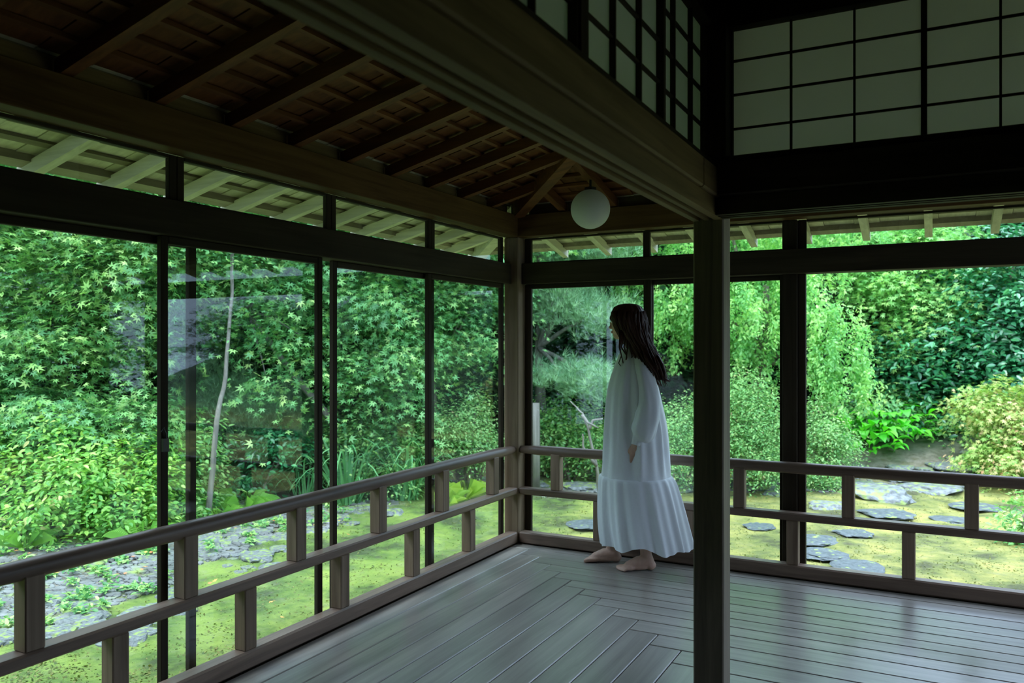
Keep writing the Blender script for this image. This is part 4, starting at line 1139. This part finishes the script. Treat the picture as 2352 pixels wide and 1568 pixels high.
# --- stakes, plank
b = P(1230, 10.2); b[2] = gz(b[0], b[1])
tag(MB().tube([b, b+np.array([.01, 0, .6]), b+np.array([0, 0, 1.10])], [.055, .05, .052], 12).build('wooden_stake', M_BARKP, smooth=True), 'upright weathered log stake just right of the corner post', 'stake')
a_, c_ = P(545, 9.9, .03), P(735, 10.0, -.05)
pk = plant('garden_bench', 'dark low plank bench in the shade under the leaning trunk', 'bench', (a_+c_)/2*np.array([1, 1, 0])+np.array([0, 0, gz(*((a_+c_)/2)[:2])]))
d_ = (c_-a_)/np.linalg.norm(c_-a_); nn = np.array([-d_[1], d_[0], 0])*.15
m = MB(); m.hexa([a_-nn, c_-nn, c_+nn, a_+nn], [a_-nn+[0, 0, .05], c_-nn+[0, 0, .05], c_+nn+[0, 0, .05], a_+nn+[0, 0, .05]]); m.build('seat', W_DX, pk)
for q in (.12, .88):
    e_ = a_*(1-q)+c_*q
    MB().box(e_[0]-.06, e_[0]+.06, e_[1]-.06, e_[1]+.06, gz(e_[0], e_[1])-.05, e_[2]).build('leg', W_DZ, pk)

# ------------------------------------------------------------------ stones
def rock_mesh(seed, flat, sub=3):
    bm = bmesh.new(); bmesh.ops.create_icosphere(bm, subdivisions=sub, radius=1)
    for v in bm.verts:
        n1 = noise.noise(v.co*1.3+Vector((seed*7.1, 0, 0))); n2 = noise.noise(v.co*3.4+Vector((0, seed*3.3, 0)))
        v.co *= 1+.38*n1+.16*n2
        v.co.z *= flat
        v.co.z = max(-.6*flat, min(v.co.z, flat*(.62+.10*n2)))
    me = bpy.data.meshes.new('rock'); bm.to_mesh(me); bm.free()
    return me
RM = [rock_mesh(i, .5) for i in range(6)]
for me in RM: me.materials.append(M_ROCK)
RD = [rock_mesh(i+9, .30) for i in range(4)]
for me in RD: me.materials.append(M_ROCKD)
def gp(px, py):
    r = LV+RV*(px-1176)/FPX-np.array([0, 0, 1.])*(py-793)/FPX
    t = (-.47-1.33)/r[2]; p = CAM+r*t; return p, t
def rock(me, name, px, py, wpx, label, cat, hgt=1.0, asp=.6, group=None, sink=.02):
    p, t = gp(px, py); s_ = wpx/2/FPX*t
    o = bpy.data.objects.new(name, me); COL.objects.link(o)
    o.location = (p[0], p[1], gz(p[0], p[1])-sink+.1*s_); o.rotation_euler = (0, 0, YAW+random.uniform(-.3, .3)); o.scale = (s_, s_*asp*1.3, s_*hgt)
    o['label'] = label; o['category'] = cat
    if group: o['group'] = group
    return o
sg = 'stepping stones in the moss'
for i, (px, py, w, lab) in enumerate(((1352, 1205, 92, 'pale stepping stone seen low beside the dress'), (1872, 1232, 100, 'dark stepping stone right beside the outer post'), (1962, 1219, 80, 'dark oval stepping stone, right of the one at the outer post'),
        (1895, 1266, 104, 'long dark stepping stone below the two oval ones'), (1975, 1299, 112, 'nearest dark stepping stone, just above the bottom rail'), (1745, 1200, 70, 'stepping stone between near post and outer post'),
        (2040, 1178, 110, 'flat grey stepping stone above the oval ones'), (2190, 1190, 90, 'flat grey stepping stone at right, half under moss'), (2245, 1158, 100, 'grey stepping stone near the small green bush at right'))):
    rock(RD[i % 4], 'stepping_stone', px, py, w, lab, 'stone', .35, .8, sg, sink=.0)
big = [(2020, 1135, 150, 'broad dark layered rock at the edge of the moss', .8), (1945, 1118, 90, 'grey rock left of the broad dark layered rock', .7), (2140, 1118, 130, 'pale rock slab right of the broad dark layered rock', .5), (1730, 1120, 100, 'mossy rock behind the railing, right of the near post', .8),
       (1900, 1160, 90, 'purplish grey rock right of the outer post', .7), (1790, 1135, 70, 'small rock left of the outer post', .7), (1250, 1130, 80, 'grey rock right of the corner post', .7), (1335, 1115, 110, 'pale flat rock pile beside the dress', .6), (1560, 1120, 80, 'rock behind the skirt hem at right', .7),
       (890, 1175, 75, 'dark blue-grey rock on the moss left of the corner', .9), (2200, 1100, 110, 'low pale rock under the pink-tipped shrub', .5), (2080, 1102, 90, 'thin pale rock under the broad-leaved clump', .5)]
for i, (px, py, w, lab, h) in enumerate(big):
    rock(RM[i % 6], 'garden_rock', px, py, w, lab, 'rock', h, .7)
rr = random.Random(4)
beds = [(-60, 1420, 190, 60), (150, 1400, 200, 60), (300, 1375, 120, 45), (470, 1240, 140, 50), (620, 1200, 130, 45), (560, 1260, 100, 40), (760, 1180, 60, 25), (240, 1430, 100, 40)]
for i in range(110):
    b = beds[i % len(beds)]
    px, py = b[0]+rr.uniform(-1, 1)*b[2], b[1]+rr.uniform(-1, 1)*b[3]
    sc_ = (py-793)/400
    rock(RM[i % 6], 'rock', px, py, rr.uniform(20, 68)*sc_, 'rough grey rock in the dry stream bed beyond the glazed wall', 'rock', rr.uniform(.45, .9), rr.uniform(.6, .9), 'rocks of the dry stream bed')
for i in range(60):
    px = rr.uniform(1230, 2250); py = rr.uniform(1085, 1125)
    rock(RM[i % 6], 'rock', px, py, rr.uniform(20, 60), 'small pale rock in the low band under the shrubs', 'rock', rr.uniform(.5, .8), .8, 'rocks of the low band under the shrubs')
# pebbles, moss tufts: nobody could count them
def scatter(name, label, cat, n, area, tmpl, size, mat, up=1.0, zoff=0.0, flt=None, tanr=1.0):
    pos = []
    while len(pos) < n:
        px, t = area(); p = P(px, t)
        if p[0] > -.15 and p[1] < .25: continue
        if flt and not flt(p): continue
        p[2] = gz(p[0], p[1])+.035*noise.noise(Vector((p[0]*1.7, p[1]*1.7, 0)))+zoff; pos.append(p)
    pos = np.array(pos); N = len(pos)
    me = leaf_mesh(name, pos, np.array([0, 0, up])+RNG.normal(size=(N, 3))*.35, RNG.normal(size=(N, 3))+np.array([0, 0, .25*tanr]), size*(.5+RNG.random(N)), tmpl, mat, RNG.random(N))
    o = bpy.data.objects.new(name, me); COL.objects.link(o); return tag(o, label, cat, kind='stuff')
scatter('moss', 'cushions of yellow-green moss covering the garden floor', 'moss', 90000, lambda: (rr.uniform(-150, 2450), 4.2+6.5*rr.random()**1.3), T_BIT, .018, M_MOSSTUFT, flt=lambda p: stone_mask(p[0], p[1]) < .35+.3*rr.random(), zoff=-.004)
wc = [(rr.uniform(-100, 800), 4.9+4.3*rr.random()) for _ in range(260)]
def weed_area():
    c = wc[int(rr.random()*len(wc))]; return c[0]+rr.gauss(0, 7), c[1]+rr.gauss(0, .04)
scatter('weeds', 'small green sprouts growing between the stones of the stream bed', 'plant', 5200, weed_area, T_OVAL, .042, M_MAPLE, zoff=.04, flt=lambda p: p[0] < -.5 and stone_mask(p[0], p[1]) > .1)
pv, pf = [], []
ico = rock_mesh(31, .6, 1); iv = np.array([v.co for v in ico.vertices]); ifc = np.array([tuple(p.vertices) for p in ico.polygons])
pp = []
while len(pp) < 6000:
    p = P(rr.uniform(-200, 1000), 4.6+5*rr.random())
    if p[0] > -.2: continue
    if stone_mask(p[0], p[1]) > .25: pp.append((p[0], p[1], gz(p[0], p[1])+.005))
for i in range(1500):
    p = P(rr.uniform(1230, 2300), 9.4+1.6*rr.random())
    if stone_mask(p[0], p[1]) > .2: pp.append((p[0], p[1], gz(p[0], p[1])+.01))
pp = np.array(pp); sc_ = .012+.03*RNG.random(len(pp))**2
v = pp[:, None]+iv[None]*sc_[:, None, None]
me = bpy.data.meshes.new('pebbles'); me.from_pydata(v.reshape(-1, 3).tolist(), [], (ifc[None]+(np.arange(len(pp))*len(iv))[:, None, None]).reshape(-1, 3).tolist()); me.materials.append(M_PEBBLE)
po = bpy.data.objects.new('pebbles', me); COL.objects.link(po); tag(po, 'small grey pebbles between the rocks of the stream bed', 'gravel', kind='stuff')
# fallen orange leaves
fm = [leaf_part('fallen_leaf', [tuple(x) for x in T_MAPLE[0]], T_MAPLE[1], M_FALLEN, q) for q in (.1, .9)]
for i in range(36):
    px, py = (rr.uniform(30, 350), rr.uniform(1270, 1350)) if i < 16 else (rr.uniform(440, 800), rr.uniform(1180, 1420)) if i < 30 else (rr.uniform(2080, 2240), rr.uniform(1090, 1120))
    p, t = gp(px, py)
    o = bpy.data.objects.new('fallen_leaf', fm[i % 2]); COL.objects.link(o)
    o.location = (p[0], p[1], gz(p[0], p[1])+.045); o.rotation_euler = (rr.uniform(-.3, .3), rr.uniform(-.3, .3), rr.uniform(0, 6.28)); s_ = rr.uniform(.025, .045); o.scale = (s_, s_, s_)
    tag(o, 'orange fallen maple leaf lying on the ground outside', 'leaf', 'fallen orange leaves on the ground')
print('leaf tris', TRI[0])
